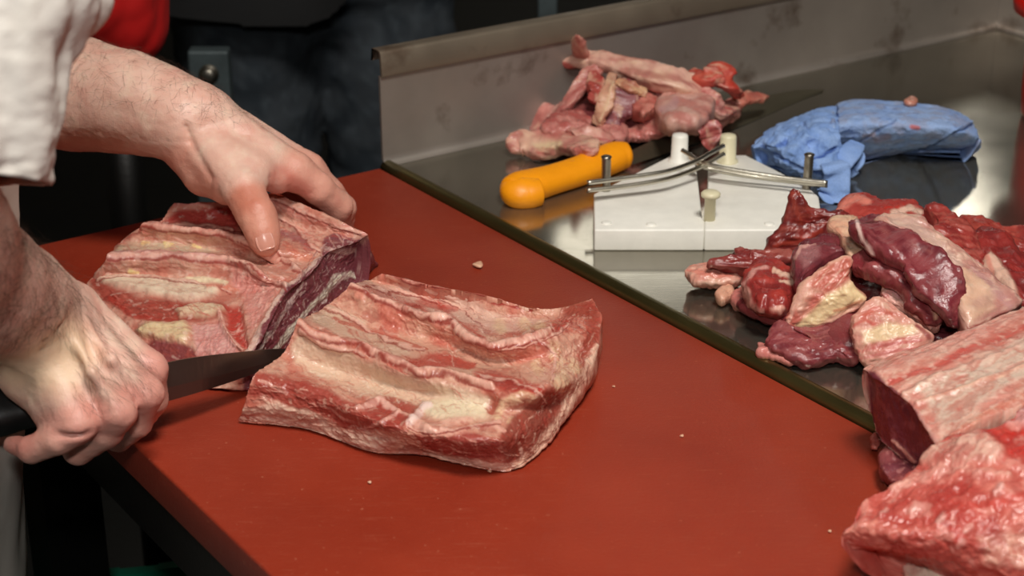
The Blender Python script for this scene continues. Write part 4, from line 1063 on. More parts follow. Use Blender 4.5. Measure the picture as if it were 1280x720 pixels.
for x, y in ((127, 405), (990, 395)):
    pr = [(0.0043, -0.001)]
    for k in range(10): pr += [(0.0043, 0.002+k*.0028), (0.0038, 0.0034+k*.0028)]
    V, F = lathe(w6(x, y, TH), pr + [(0.0048, 0.0315), (0.003, 0.0325)], 18)
    mesh_obj('bolt', V, F, 'bolt_steel', sh)
for x, y in ((130,545),(322,552),(828,549)):
    V, F = lathe(w6(x, y, TH), [(0.0044, -0.0005), (0.0044, 0.0006), (0.003, 0.0013), (0.0006, 0.0014)], 16)
    mesh_obj('screw_cap', V, F, 'white_plastic', sh)
RODS = [[(48,372,42),(200,352,42),(380,325,43),(500,285,44),(575,245,46),(632,213,48)],
        [(45,405,30),(200,388,30),(380,358,32),(500,318,34),(575,282,38),(634,248,42)],
        [(1078,372,34),(900,352,34),(720,325,36),(590,300,38),(520,272,40),(455,232,44)],
        [(1078,384,27),(900,364,27),(720,340,29),(600,318,31),(540,300,33),(490,262,36)]]
for r in RODS:
    V, F = tube([w6(*p) for p in r], 0.0021, 60, 12)
    mesh_obj('sharpening_rod', V, F, 'chrome', sh)

# ------------------------------------------------------------------ blue paper towel
def zt(p): return zoomed(p, 920, 110, 0.25)
tw = empty('paper_towel', P(1090, 195), 'crumpled blue paper towel rolled up on the steel table', 'towel')
body = [
 [(440,130,30),(520,75,34),(600,54,38),(760,62,40),(1000,88,40),(1130,128,36),(1190,180,28)],
 [(430,165,40),(520,115,44),(620,98,46),(770,108,47),(1000,128,46),(1130,165,41),(1205,210,30)],
 [(430,215,46),(520,175,48),(620,158,49),(780,165,49),(1000,182,47),(1130,210,41),(1218,245,28)],
 [(450,265,34),(530,235,36),(630,222,38),(780,225,38),(1000,238,36),(1130,255,30),(1222,270,22)],
 [(480,300,20),(560,290,20),(640,285,22),(790,280,22),(990,280,20),(1120,290,17),(1218,292,13)],
 [(520,330,6),(600,335,5),(660,340,4),(800,330,4),(960,312,4),(1110,312,4),(1208,310,5)]]
m = Meat(*net([zt(r) for r in body], 130, 200, 1, inset=12))
def LT(pts, w, c=None, a=.8, h=0): m.stroke(zt(pts), np.atleast_1d(w)*.25 if np.size(w) > 1 else w*.25, c, a, h)
B1, B2_, B3 = (136,164,214), (98,130,192), (150,176,220)
m.fill(B1, B3, 50); m.jitter(2); m.lump(1.2, 50, 4); m.lump(2.0, 80, 2, True)
m.mottle((150,150,170), 60, .1, .3, .5, off=9)
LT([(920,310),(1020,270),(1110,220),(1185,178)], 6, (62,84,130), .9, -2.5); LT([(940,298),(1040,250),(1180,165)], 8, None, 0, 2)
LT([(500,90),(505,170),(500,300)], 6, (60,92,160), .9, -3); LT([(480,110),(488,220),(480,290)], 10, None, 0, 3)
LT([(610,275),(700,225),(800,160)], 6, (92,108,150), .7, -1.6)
LT([(880,195),(910,200)], (14,16), (196,110,110), .9, .6)
LT([(700,260),(760,240)], 20, (150,130,140), .5); LT([(640,240),(690,235)], 12, (160,136,130), .5)
m.mottle((70,98,160), 130, .55, .1, .35, 3)
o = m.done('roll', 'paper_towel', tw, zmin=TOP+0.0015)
crum = [
 [(75,290,18),(160,205,26),(250,160,30),(350,120,34),(450,90,36),(505,92,40)],
 [(85,300,22),(170,250,34),(260,205,40),(350,170,44),(450,140,46),(512,150,46)],
 [(110,310,20),(190,290,34),(270,255,36),(350,235,44),(440,205,46),(515,225,44)],
 [(130,335,14),(210,330,26),(280,305,36),(360,290,34),(450,270,40),(530,285,34)],
 [(150,372,8),(230,375,20),(300,360,26),(380,345,28),(470,330,30),(545,330,24)],
 [(190,400,4),(250,412,10),(330,420,14),(410,410,20),(490,385,22),(560,360,16)],
 [(240,425,2),(310,450,2),(380,470,4),(440,450,8),(520,430,10),(590,395,8)]]
m = Meat(*net([zt(r) for r in crum], 140, 140, 1, inset=6))
m.fill((124,156,212), (142,172,222), 60); m.jitter(4); m.lump(2.6, 40, 3); m.lump(4.0, 62, 2, True); m.lump(1.4, 130, 2, True)
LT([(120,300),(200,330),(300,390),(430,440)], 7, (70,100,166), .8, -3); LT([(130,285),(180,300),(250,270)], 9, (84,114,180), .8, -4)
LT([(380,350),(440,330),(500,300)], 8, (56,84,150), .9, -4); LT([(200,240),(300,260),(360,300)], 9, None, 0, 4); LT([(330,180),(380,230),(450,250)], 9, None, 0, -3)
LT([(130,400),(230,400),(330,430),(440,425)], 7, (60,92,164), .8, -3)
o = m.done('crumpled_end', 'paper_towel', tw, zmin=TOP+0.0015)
for path in ([(610,275,30,16,5),(570,320,28,22,6),(520,365,22,26,6),(490,410,12,20,5)], [(470,372,30,20,4),(500,395,30,26,4),(505,440,22,24,4),(495,500,12,26,4),(480,550,3,32,4),(440,566,2,20,3)], [(600,300,24,10,4),(600,350,18,18,4),(570,390,10,22,4),(530,430,4,18,4)]):
    V, F = ribbon([tuple(zt([p[:2]])[0]) + p[2:] for p in path], 60, 20, 3)
    m = Meat(V, F); m.jitter(0); m.fill((130,162,218), (142,172,224), 60); m.lump(1.2, 80, 3)
    m.done('loose_fold', 'paper_towel', tw, zmin=TOP+0.0012)
chunk('meat_scrap', zt([(840,72),(860,55),(890,52),(908,70),(890,84),(855,84)]), 46, 'pinkish fat crumb resting on the back of the blue towel', (206,150,128), (196,130,110), dome=3, th=7, n=30, mm=7, lump=.5, cat='scrap')

# ------------------------------------------------------------------ red tub at the right end of the steel table
cb = P(1336, 150)
tb = empty('red_tub', cb, 'red plastic tub with a wide lid at the far right of the steel table', 'tub')
hh = 0.108
V, F = lathe(cb, [(0.044, 0.002), (0.048, 0.006), (0.050, 0.03), (0.051, hh-0.012), (0.052, hh-0.004)], 40); mesh_obj('body', V, F, 'red_plastic', tb)
V, F = lathe(cb, [(0.056, hh-0.003), (0.067, hh+0.004), (0.0695, hh+0.018), (0.060, hh+0.026), (0.01, hh+0.028)], 40); mesh_obj('lid', V, F, 'red_plastic', tb)
# ------------------------------------------------------------------ people
SK = (226, 186, 168); SK_RED = (212, 142, 128); SK_PALE = (234, 206, 184); SK_DARK = (196, 146, 122)
def body_sd(prims, X, k):
    d = None
    for a, b, ra, rb in prims:
        c = cone_sd(X, a, b, ra, rb)
        d = c if d is None else smin(d, c, k)
    return d
def bounds(prims, pad):
    L = np.array([np.minimum(np.array(a)-ra, np.array(b)-rb) for a, b, ra, rb in prims]).min(0)
    H = np.array([np.maximum(np.array(a)+ra, np.array(b)+rb) for a, b, ra, rb in prims]).max(0)
    return L-pad, H+pad
def chain(pts): return [(pts[i][0], pts[i+1][0], pts[i][1], pts[i+1][1]) for i in range(len(pts)-1)]

# ---- the butcher's far (left) hand, pinning the slab
KL = 1.08
def QL(px, py, d): return Q(px, py, d*KL)
wr_l = QL(236, 152, 1.300)
L_arm = chain([(QL(-140, 70, 1.37), .047), (QL(-20, 95, 1.35), .044), (QL(95, 117, 1.33), .0395), (QL(160, 128, 1.315), .0345), (QL(205, 140, 1.305), .0285), (wr_l, .0265)])
L_palm = []
for base, mcp, r0, r1 in (((262,146,1.295), (368,214,1.300), .0165, .0135), ((262,142,1.312), (384,214,1.322), .0165, .0135), ((255,150,1.328), (388,222,1.345), .016, .013), ((250,162,1.338), (380,236,1.362), .0155, .0125)):
    L_palm += chain([(wr_l, .024), (QL(*base), r0), (QL(*mcp), r1)])
L_palm += chain([(QL(330,196,1.292), .015), (QL(346,222,1.29), .012)])
L_thenar = chain([(wr_l, .021), (QL(243,192,1.300), .0185), (QL(256,216,1.295), .016), (QL(284,234,1.278), .013)]) + chain([(QL(300,205,1.282), .017), (QL(318,215,1.276), .0145)])
L_thumb = chain([(QL(268,192,1.285), .0185), (QL(304,236,1.262), .0145), (QL(313,256,1.255), .0126), (QL(322,271,1.250), .0128), (QL(328,290,1.247), .0114), (QL(332.5,304,1.246), .0100)])
L_fing = [chain([(QL(368,214,1.300), .0135), (QL(398,236,1.308), .0120), (QL(423,258,1.324), .0110), (QL(422,282,1.345), .0098), (QL(410,292,1.36), .0085)]),
          chain([(QL(384,214,1.322), .0135), (QL(410,240,1.335), .0115), (QL(428,260,1.350), .0106), (QL(426,286,1.368), .0098), (QL(412,300,1.376), .0085)]),
          chain([(QL(388,222,1.345), .013), (QL(412,248,1.362), .011), (QL(424,272,1.378), .010), (QL(418,296,1.386), .0092), (QL(404,308,1.38), .008)]),
          chain([(QL(380,236,1.362), .0125), (QL(398,258,1.380), .010), (QL(408,280,1.392), .009), (QL(402,300,1.396), .0082), (QL(392,310,1.392), .0075)])]
def hand_sd(arm, palm, extra, fingers, X, carve=()):
    d = body_sd(arm, X, .02)
    d = smin(d, body_sd(palm, X, .007), .016)
    for e in extra: d = smin(d, body_sd(e, X, .006), .009)
    f = None
    for g in fingers:
        c = body_sd(g, X, .003); f = c if f is None else smin(f, c, .0022)
    d = smin(d, f, .006)
    for a, b, r, k in carve:
        c = cone_sd(X, a, b, r, r); d = -smin(-d, c, k)
    return d
KL_ = lambda pr: [(a, b, ra*KL, rb*KL) for a, b, ra, rb in pr]
L_arm, L_palm, L_thenar, L_thumb = KL_(L_arm), KL_(L_palm), KL_(L_thenar), KL_(L_thumb); L_fing = [KL_(g) for g in L_fing]
carveL = [(QL(232,158,1.272), QL(238,176,1.274), .0012, .005), (QL(240,182,1.272), QL(262,222,1.262), .0012, .006), (QL(338,222,1.27), QL(358,240,1.276), .001, .004), (QL(368,232,1.284), QL(362,252,1.29), .001, .004), (QL(392,238,1.294), QL(386,262,1.302), .0008, .004),
          (QL(309,264,1.236), QL(336,260,1.236), .0006, .003), (QL(310,269,1.235), QL(337,266,1.235), .0006, .003)]
fL = lambda X: hand_sd(L_arm, L_palm, [L_thenar, L_thumb], L_fing, X, carveL)
lo, hi = bounds(L_arm + L_palm + L_thumb + sum(L_fing, []), .012)
VL, FL = surf_nets(fL, lo, hi, .0019); VL = relax(VL, FL, 2, .4)

# ---- the near (right) hand, closed round the knife handle
wr_r = Q(42, 392, 1.105)
R_arm = chain([(Q(-124, 226, .905), .045), (Q(-84, 306, .962), .041), (Q(-30, 354, 1.03), .0360), (Q(14, 376, 1.075), .0318), (wr_r, .0290)])
KN = [Q(186,462,1.135), Q(181,492,1.108), Q(148,515,1.088), Q(98,530,1.078)]
R_palm = []
for base, mcp, r0, r1 in (((92,388,1.128), KN[0], .0165, .0112), ((82,402,1.112), KN[1], .0165, .0108), ((68,420,1.098), KN[2], .0160, .0108), ((52,438,1.092), KN[3], .0160, .0105)):
    R_palm += chain([(wr_r, .025), (Q(*base), r0), (mcp, r1)])
R_heel = chain([(wr_r, .026), (Q(44,462,1.110), .0225), (Q(74,508,1.096), .0165), (Q(94,528,1.088), .012)])
R_tend = chain([(Q(95,392,1.098), .002), (Q(140,450,1.085), .0026), (KN[1] + (CAM-KN[1])*.007, .0035)]) + chain([(Q(85,405,1.085), .002), (Q(115,465,1.072), .0024), (KN[2] + (CAM-KN[2])*.007, .003)])
R_fing = [chain([(KN[0], .0112), (Q(190,500,1.150), .0102), (Q(172,526,1.166), .0098), (Q(148,506,1.180), .009), (Q(150,488,1.178), .008)]),
          chain([(KN[1], .0108), (Q(170,528,1.122), .0102), (Q(148,546,1.140), .0096), (Q(118,522,1.160), .0088), (Q(118,500,1.160), .008)]),
          chain([(KN[2], .0108), (Q(132,540,1.098), .0102), (Q(98,562,1.112), .0094), (Q(78,540,1.138), .0086), (Q(84,516,1.142), .008)]),
          chain([(KN[3], .0105), (Q(74,548,1.082), .0100), (Q(40,562,1.092), .0086), (Q(14,555,1.104), .0055)])]
R_thumb = chain([(Q(95,410,1.145), .019), (Q(130,440,1.168), .014), (Q(165,470,1.182), .0115), (Q(182,492,1.186), .0095)])
carveR = [(Q(0,428,1.072), Q(50,420,1.062), .0008, .005), (Q(50,420,1.062), Q(88,396,1.072), .0006, .005), (Q(4,442,1.076), Q(60,434,1.066), .0006, .004), (Q(164,512,1.09), Q(172,500,1.09), .001, .005), (Q(128,538,1.072), Q(138,524,1.072), .001, .005), (Q(52,544,1.07), Q(130,542,1.072), .0012, .004)]
fR = lambda X: hand_sd(R_arm, R_palm, [R_heel, R_thumb, R_tend], R_fing, X, carveR)
lo, hi = bounds(R_arm + R_palm + R_heel + sum(R_fing, []) + R_thumb, .012)
VR, FR = surf_nets(fR, lo, hi, .0019); VR = relax(VR, FR, 2, .4)

# ---- trunk, head and legs (mostly inside the coat, outside the frame)
def figure(foot, face, sh_l, sh_r, el_l, el_r, hip, lean=(0, 0)):
    """skeleton standing at foot (x, y), facing unit vector; world joints"""
    f = np.array([face[0], face[1], 0.0]); s = np.array([-face[1], face[0], 0.0]); c = np.array([foot[0], foot[1], 0.0])
    l = np.array([lean[0], lean[1], 0.0])
    H = c + np.array([0, 0, hip]); chest = c + l*.7 + np.array([0, 0, hip+.36]); neck = c + l + np.array([0, 0, hip+.56])
    legs = []
    for q in (1, -1):
        h = H + s*.095*q; kn = c + s*.10*q + f*.02 + np.array([0, 0, hip*.52]); an = c + s*.10*q - f*.02 + np.array([0, 0, .08])
        legs.append(chain([(h, .088), (kn, .058), (an, .038)]))
    trunk = []
    for q in (1, -1):
        trunk += chain([(H + s*.07*q, .115), (c + l*.4 + s*.06*q + np.array([0, 0, hip+.18]), .105), (chest + s*.07*q, .115), (neck + s*.10*q - np.array([0, 0, .05]), .06)])
    trunk += chain([(neck - np.array([0, 0, .08]), .075), (neck + f*.02 + np.array([0, 0, .06]), .055)])
    hd = neck + f*.045 + np.array([0, 0, .19])
    head = chain([(hd + f*.0 + np.array([0, 0, .03]), .086), (hd + f*.012 - np.array([0, 0, .02]), .078), (hd + f*.035 - np.array([0, 0, .075]), .05)])
    nose = chain([(hd + f*.088 + np.array([0, 0, .012]), .008), (hd + f*.104 - np.array([0, 0, .022]), .013)])
    ears = sum([chain([(hd + s*.082*q - f*.005 + np.array([0, 0, .015]), .012), (hd + s*.082*q - f*.002 - np.array([0, 0, .022]), .009)]) for q in (1, -1)], [])
    lips = chain([(hd + f*.082 - s*.018 - np.array([0, 0, .052]), .006), (hd + f*.088 - np.array([0, 0, .052]), .007), (hd + f*.082 + s*.018 - np.array([0, 0, .052]), .006)])
    arms = [chain([(a, .056), (b, .044)]) for a, b in ((sh_l, el_l), (sh_r, el_r)) if a is not None]
    return dict(f=f, s=s, hd=hd, neck=neck, legs=legs, trunk=trunk, head=head, nose=nose, ears=ears, lips=lips, arms=arms, H=H, chest=chest)
def head_parts(fg, root, hair_mat='hair'):
    hd, f, s = fg['hd'], fg['f'], fg['s']
    for q in (1, -1):
        c = hd + f*.072 + s*.032*q + np.array([0, 0, .014])
        V, F = lathe(c - f*.012, [(.003, -.008), (.010, -.004), (.0125, .003), (.010, .010), (.002, .0135)], 18, ax=f); e = mesh_obj('eye', V, F, 'tooth_white', root)
        V, F = lathe(c + f*.0005, [(.0052, -.002), (.005, .0016), (.001, .0022)], 14, ax=f); mesh_obj('iris', V, F, 'hair', root)
        V, F = tube([hd + f*.080 + s*(.032+.016*t)*q + np.array([0, 0, .036-.004*t*t]) for t in (-1, 0, 1)], [.002, .004, .002], 12, 8); mesh_obj('eyebrow', V, F, 'hair', root)
    cap = chain([(hd - f*.012 + np.array([0, 0, .045]), .088), (hd - f*.03 + np.array([0, 0, -.01]), .074)])
    def fh(X):
        d = body_sd(cap, X, .02)
        cut = (X - (hd + np.array([0, 0, .055]))) @ (f*.8 - np.array([0, 0, .6]))
        return np.maximum(d, cut - .0)
    lo, hi = bounds(cap, .01); V, F = surf_nets(fh, lo, hi, .006); mesh_obj('hair', relax(V, F, 1), F, hair_mat, root)

FACE = np.array([W[0], W[1]])
foot = np.array([-0.532, 1.06])
sh_r, el_r = np.array([-0.405, 0.86, 1.40]), Q(-122, 222, .905)
sh_l, el_l = np.array([-0.64, 1.34, 1.40]), QL(-140, 70, 1.37)
fgB = figure(foot, FACE, sh_l, sh_r, el_l, el_r, .92, (.10, .06))
fgB['arms'][1] = chain([(sh_r, .056), (Q(-72, -60, .902), .052), (Q(-97, 100, .905), .048), (el_r, .044)])
man = empty('person', (foot[0], foot[1], 0), 'person in a white coat cutting ribs at the board with bare hairy forearms', 'person')
def coarse(fg, with_arms=True):
    pr = fg['trunk'] + sum(fg['legs'], [])
    def f(X):
        d = body_sd(pr, X, .05)
        if with_arms:
            for a in fg['arms']: d = smin(d, body_sd(a, X, .02), .03)
        h = body_sd(fg['head'], X, .03)
        for q in ('nose', 'ears', 'lips'): h = smin(h, body_sd(fg[q], X, .006), .010)
        return smin(d, h, .02)
    al = pr + fg['head'] + fg['nose'] + fg['ears'] + sum(fg['arms'], [])
    lo, hi = bounds(al, .02)
    V, F = surf_nets(f, lo, hi, .011)
    return relax(V, F, 1), F
VT, FT = coarse(fgB)
n1, n2 = len(VL), len(VL)+len(VR)
VB = np.concatenate([VL, VR, VT]); FB = FL + [[i+n1 for i in f] for f in FR] + [[i+n2 for i in f] for f in FT]
m = Meat(VB, FB); m.face[:] = 1
m.jitter(3)
m.fill(SK, (220, 174, 156), 55, 4)
m.mottle(SK_PALE, 70, .35, .3, .5); m.mottle(SK_RED, 45, .45, .35, .35, off=12)
isL = np.arange(len(VB)) < n1; isR = (np.arange(len(VB)) >= n1) & (np.arange(len(VB)) < n2)
def near(seg, r0, r1, sel):
    d = body_sd(seg, VB.astype(np.float32), .01); return sstep(r1, r0, d)*sel
def tint(c, mask, a): m.C = mix(m.C, np.broadcast_to(lin(c), m.C.shape), np.clip(mask*a, 0, 1))
tint((212, 136, 116), near(sum(L_fing, []), .001, .012, isL), .6)
tint((208, 128, 104), near(L_thumb[2:], .001, .010, isL), .7)
tint((206, 122, 100), near(L_thenar[1:3], .002, .012, isL), .55)
tint((190, 92, 78), near([(QL(345,225,1.28), QL(372,245,1.29), .004, .004)], .003, .014, isL), .55)
tint((178, 92, 66), near([(QL(306,246,1.25), QL(312,258,1.245), .003, .003)], .003, .010, isL), .5)
tint((208, 136, 122), near(sum(R_fing, []), .001, .010, isR), .55)
for kq in KN: tint((210, 138, 126), near([(kq, kq, .003, .003)], .006, .018, isR), .5)
tint((230, 200, 164), near([(Q(10,445,1.08), Q(70,440,1.075), .006, .006)], .006, .030, isR), .7)
tint((200, 120, 108), near([(Q(20,558,1.09), Q(30,552,1.09), .004, .004)], .003, .014, isR), .6)
m.lump(.7, 60, 3); m.lump(.35, 210, 3, True)
# fine creases of the skin at wrist and knuckles
m.D += -.00035*sstep(.55, .8, ridged(VB*np.array([60, 60, 190]) + 3, 2))
body = m.done('body', 'skin', man)
VBd = VB
# thumb nail
def nail(tip, along, r, w, l):
    n = CAM - tip; n /= np.linalg.norm(n); a = along - n*(along @ n); a /= np.linalg.norm(a); s = np.cross(n, a)
    V = []; F = []
    for i in range(9):
        t = -1 + i/4
        for j in range(9):
            u_ = -1 + j/4
            q = 1 - .25*max(0, abs(t))**3
            V.append(tip + a*(t*l) + s*(u_*w*q) + n*(r - .28*w*u_*u_ - .10*l*t*t))
    V = np.array(V); F = grid_faces(9, 9)
    V2 = V - n*.0012; k = len(V)
    F += [[i+k for i in f[::-1]] for f in grid_faces(9, 9)]
    loop = [j for j in range(9)] + [i*9+8 for i in range(1, 9)] + [72+j for j in range(7, -1, -1)] + [i*9 for i in range(7, 0, -1)]
    for q in range(len(loop)):
        b = loop[(q+1) % len(loop)]; F.append([loop[q], loop[q]+k, b+k, b])
    return mesh_obj('thumb_nail', np.concatenate([V, V2]), F, 'nail', man)
nail(QL(331.5, 301, 1.246), L_thumb[-1][1] - L_thumb[-2][0], .0122, .0070, .0068)

# ---- hair on the forearms and the back of the hand
def arm_hair(V, N, sel, flow, count, length, width, name, mats):
    idx = np.nonzero(sel)[0]; pick = rng.choice(idx, min(count, len(idx)), replace=False)
    VV = []; FF = []
    for i in pick:
        p = V[i]; n = N[i]; fl = flow + rng.normal(0, .16, 3); fl = fl - n*(fl @ n); fl /= max(np.linalg.norm(fl), 1e-6)
        s = np.cross(n, fl); L = length*rng.uniform(.5, 1.2); cv = rng.normal(0, .35)
        b = len(VV)
        for t in (0, .35, .7, 1.0):
            q = p + fl*L*t + s*L*cv*t*t + n*(L*.16*math.sin(t*2.6)+.0002)
            w = width*(1-t*.8)
            VV.append(q - s*w); VV.append(q + s*w); VV.append(q + n*w*1.4)
        for k in range(3):
            a = b+3*k
            for e in range(3): FF.append([a+e, a+(e+1) % 3, a+3+(e+1) % 3, a+3+e])
    o = mesh_obj(name, VV, FF, mats, man); o['kind'] = 'stuff'
NB = vnorm(VB, FB); XB = project(VB)
dR = lambda a: a
flowR = Q(120, 520, 1.08) - Q(60, 400, 1.08); flowR /= np.linalg.norm(flowR)
view = VB - CAM; view /= np.linalg.norm(view, axis=1)[:, None]
fc = np.einsum('ij,ij->i', NB, view)
dens = fbm(VB*40 + 8, 3)
armR = isR & (XB[:, 0] > -70) & (sd_polygon(XB, [(-60,250),(10,280),(75,335),(105,372),(60,412),(10,432),(-60,440)]) < 0)
arm_hair(VB, NB, armR, Q(60,430,1.05)-Q(20,340,1.05), 1700, .020, .00008, 'forearm_hair', 'hair')
backR = isR & (fc < .3) & (dens > -.35) & (sd_polygon(XB, [(75,350),(110,372),(195,455),(190,485),(150,500),(105,520),(84,490),(90,440),(62,412)]) < 0)
arm_hair(VB, NB, backR, flowR, 900, .013, .00006, 'hand_hair', 'hair')
armL = isL & (fc < .5) & (sd_polygon(XB, [(-20,20),(105,45),(190,70),(250,98),(330,160),(235,150),(170,140),(60,120),(-20,110)]) < 0)
arm_hair(VB, NB, armL, Q(160,150,1.3)-Q(80,80,1.3), 1000, .015, .00006, 'forearm_hair', 'hair')

# ---- coat
slv_hem = Q(-30, 262, .95)
axis_r = [(sh_r, .082), (Q(-68, -60, .90), .078), (Q(-94, 100, .905), .072), (Q(-110, 226, .91), .066)]
sleeve = chain(axis_r)
def coat_sd(X):
    d = body_sd(fgB['trunk'], X, .05) - .028
    skirt = cone_sd(X, fgB['H'] + np.array([0, 0, .05]), np.array([foot[0], foot[1], .55]), .195, .160)
    d = smin(d, skirt, .05)
    d = np.maximum(d, .52 - X[..., 2]); d = np.maximum(d, X[..., 2] - 1.49)
    d = smin(d, body_sd(chain([(sh_r*.6 + fgB['chest']*.4, .09), (sh_r, .088), (Q(-78, -66, .902), .068)]), X, .03), .04)
    d = smin(d, body_sd(chain([(sh_l, .078), (sh_l*.35+el_l*.65, .075)]), X, .03), .03)
    return d
lo, hi = bounds(fgB['trunk'] + [(np.array([foot[0], foot[1], .55]),)*2 + (.23, .23)] + chain([(sh_l, .09), (el_l, .08)]) + chain([(sh_r, .10), (Q(-78, -66, .902), .08)]), .06)
V, F = surf_nets(coat_sd, lo, hi, .009); V = relax(V, F, 2)
m = Meat(V, F); m.fill((222,218,208), (214,208,198), 15)
m.D += .010*fbm(V*np.array([9, 9, 3.2]), 3) + .004*(ridged(V*np.array([16, 16, 6]), 2)-.5)
m.done('coat', 'cloth_white', man)
# near sleeve: an open wide cuff hanging over the elbow
def sleeve_sheet():
    rows = 90; cols = 120
    A = np.array([list(c) + [r] for c, r in axis_r]); G = crom(A, rows)
    ang = np.linspace(0, 2*math.pi, cols, endpoint=False)
    V = []
    for i in range(rows):
        t = i/(rows-1)
        for a in ang:
            d = RGT*math.cos(a) + FWD*math.sin(a)*.9
            r = G[i, 3]
            V.append(G[i, :3] + d*r)
    V = np.array(V); F = []
    for i in range(rows-1):
        for j in range(cols): F.append([i*cols+j, i*cols+(j+1) % cols, (i+1)*cols+(j+1) % cols, (i+1)*cols+j])
    return V, F, rows, cols
V, F, rr, cc = sleeve_sheet()
N = vnorm(V, F); cen = crom(np.array([c for c, r in axis_r]), rr)
if np.einsum('ij,ij->i', N, V - np.repeat(cen, cc, 0)).mean() < 0: F = [f[::-1] for f in F]
m = Meat(V, F); m.face[:] = 1; m.fill((226,222,214), (216,211,202), 18)
tt = np.repeat(np.linspace(0, 1, rr), cc)
m.D += .0075*fbm(V*np.array([20, 20, 7]) + 4, 3) + .006*(ridged(V*np.array([26, 26, 6]) + 2, 2)-.5) + .0008*fbm(V*110, 3)
m.D += .004*sstep(.93, .97, tt)*fbm(V*60, 2) 
Vs = m.V + m.N*m.D[:, None]
Vi = Vs - m.N*.0022; k = len(Vs)
F2 = m.F + [[i+k for i in f[::-1]] for f in m.F]
for j in range(cc):
    for base in (0, (rr-1)*cc):
        a, b = base+j, base+(j+1) % cc
        F2.append([a, a+k, b+k, b] if base else [b, b+k, a+k, a])
mesh_obj('coat_sleeve', np.concatenate([Vs, Vi]), F2, 'cloth_white', man, np.concatenate([m.C, m.C]))
def tr_sd(X): return np.maximum(np.minimum(body_sd(fgB['legs'][0], X, .02), body_sd(fgB['legs'][1], X, .02)) - .02, X[..., 2] - .7)
lo, hi = bounds(sum(fgB['legs'], []), .04); V, F = surf_nets(tr_sd, lo, hi, .012)
m = Meat(relax(V, F, 1), F); m.fill((210,206,196), (200,196,186), 15); m.done('trousers', 'cloth_white', man)
def shoes(fg, root):
    for q in (1, -1):
        c = fg['H']*np.array([1, 1, 0]) + fg['s']*.10*q
        pr = chain([(c - fg['f']*.06 + np.array([0, 0, .05]), .042), (c + fg['f']*.06 + np.array([0, 0, .043]), .04), (c + fg['f']*.16 + np.array([0, 0, .036]), .034)])
        f = lambda X: np.maximum(body_sd(pr, X, .02), .002 - X[..., 2])
        lo, hi = bounds(pr, .02); V, F = surf_nets(f, lo, hi, .009); mesh_obj('shoe', relax(V, F, 1), F, 'shoe_leather', root)
shoes(fgB, man); head_parts(fgB, man)

# ---- butcher's knife in the right hand
kh = empty('carving_knife', P(330, 462), 'broad carving knife gripped in the right fist slicing between two slabs', 'knife')
hA, hB = Q(-28, 520, 1.118), Q(196, 480, 1.158)
ax_h = (hB-hA)/np.linalg.norm(hB-hA)
V, F = ribbon([tuple(hA + (hB-hA)*t) + (w, th) for t, w, th in ((0, .030, .026), (.12, .031, .026), (.3, .026, .022), (.6, .027, .022), (.85, .027, .021), (1.0, .026, .018))], 60, 24, 2.8, pix=False)
mesh_obj('handle', V, F, 'black_plastic', kh)
blade('blade', [Q(190,457,1.157), Q(240,447,1.176), Q(300,440,1.200), Q(345,436,1.222), Q(372,437,1.238)], [Q(190,507,1.157), Q(240,493,1.176), Q(290,477,1.198), Q(340,458,1.220), Q(372,439,1.238)], .0026, 'blade_steel', kh)

# ---- second person behind the tables
f2 = np.array([.35, -.94]); f2 /= np.linalg.norm(f2)
foot2 = np.array([-0.275, 2.40])
shl2 = np.array([-.02, 2.42, 1.42]); shr2 = np.array([-.46, 2.36, 1.42])
el2l, el2r = np.array([.03, 2.45, 1.16]), np.array([-.56, 2.30, 1.16])
fg2 = figure(foot2, f2, shl2, shr2, el2l, el2r, .93)
man2 = empty('person', (foot2[0], foot2[1], 0), 'person in dark jeans and a black top standing behind the tables', 'person')
hands2 = []
for e, w in ((el2l, np.array([-.10, 2.18, 1.16])), (el2r, np.array([-.42, 2.12, 1.17]))):
    hands2 += chain([(e, .042), (w, .028)])
    d = (w-e)/np.linalg.norm(w-e); s_ = np.cross(d, [0, 0, 1]); s_ /= np.linalg.norm(s_)
    for q in (-1.5, -.5, .5, 1.5):
        k_ = w + d*.075 + s_*.017*q; hands2 += chain([(w, .022), (k_, .012), (k_ + d*.036 - np.array([0, 0, .01]), .0095), (k_ + d*.055 - np.array([0, 0, .03]), .008)])
    hands2 += chain([(w + d*.02, .016), (w + d*.06 + s_*.045, .011), (w + d*.085 + s_*.052, .009)])
pr = fg2['trunk'] + sum(fg2['legs'], [])
fg2['arms'] = fg2['arms'] + [hands2]
V, F = coarse(fg2)
m = Meat(V, F); m.fill(SK, (214,160,140), 30); m.done('body', 'skin', man2)
def jeans_sd(X):
    a = body_sd(fg2['legs'][0], X, .02); b = body_sd(fg2['legs'][1], X, .02)
    t = body_sd(fg2['trunk'], X, .05)
    d = smin(smin(a, b, .03) - .020, t - .014, .03)
    return np.maximum(np.maximum(d, X[..., 2] - 1.0), .05 - X[..., 2])
lo, hi = bounds(sum(fg2['legs'], []) + fg2['trunk'], .04); hi[2] = 1.02; V, F = surf_nets(jeans_sd, lo, hi, .010)
m = Meat(relax(V, F, 1), F); m.fill((60,65,70), (46,52,58), 20)
m.D += .008*fbm(V*np.array([9, 9, 22]), 3); m.mottle((82,90,96), 60, .3, .3, .4); m.done('jeans', 'denim', man2)
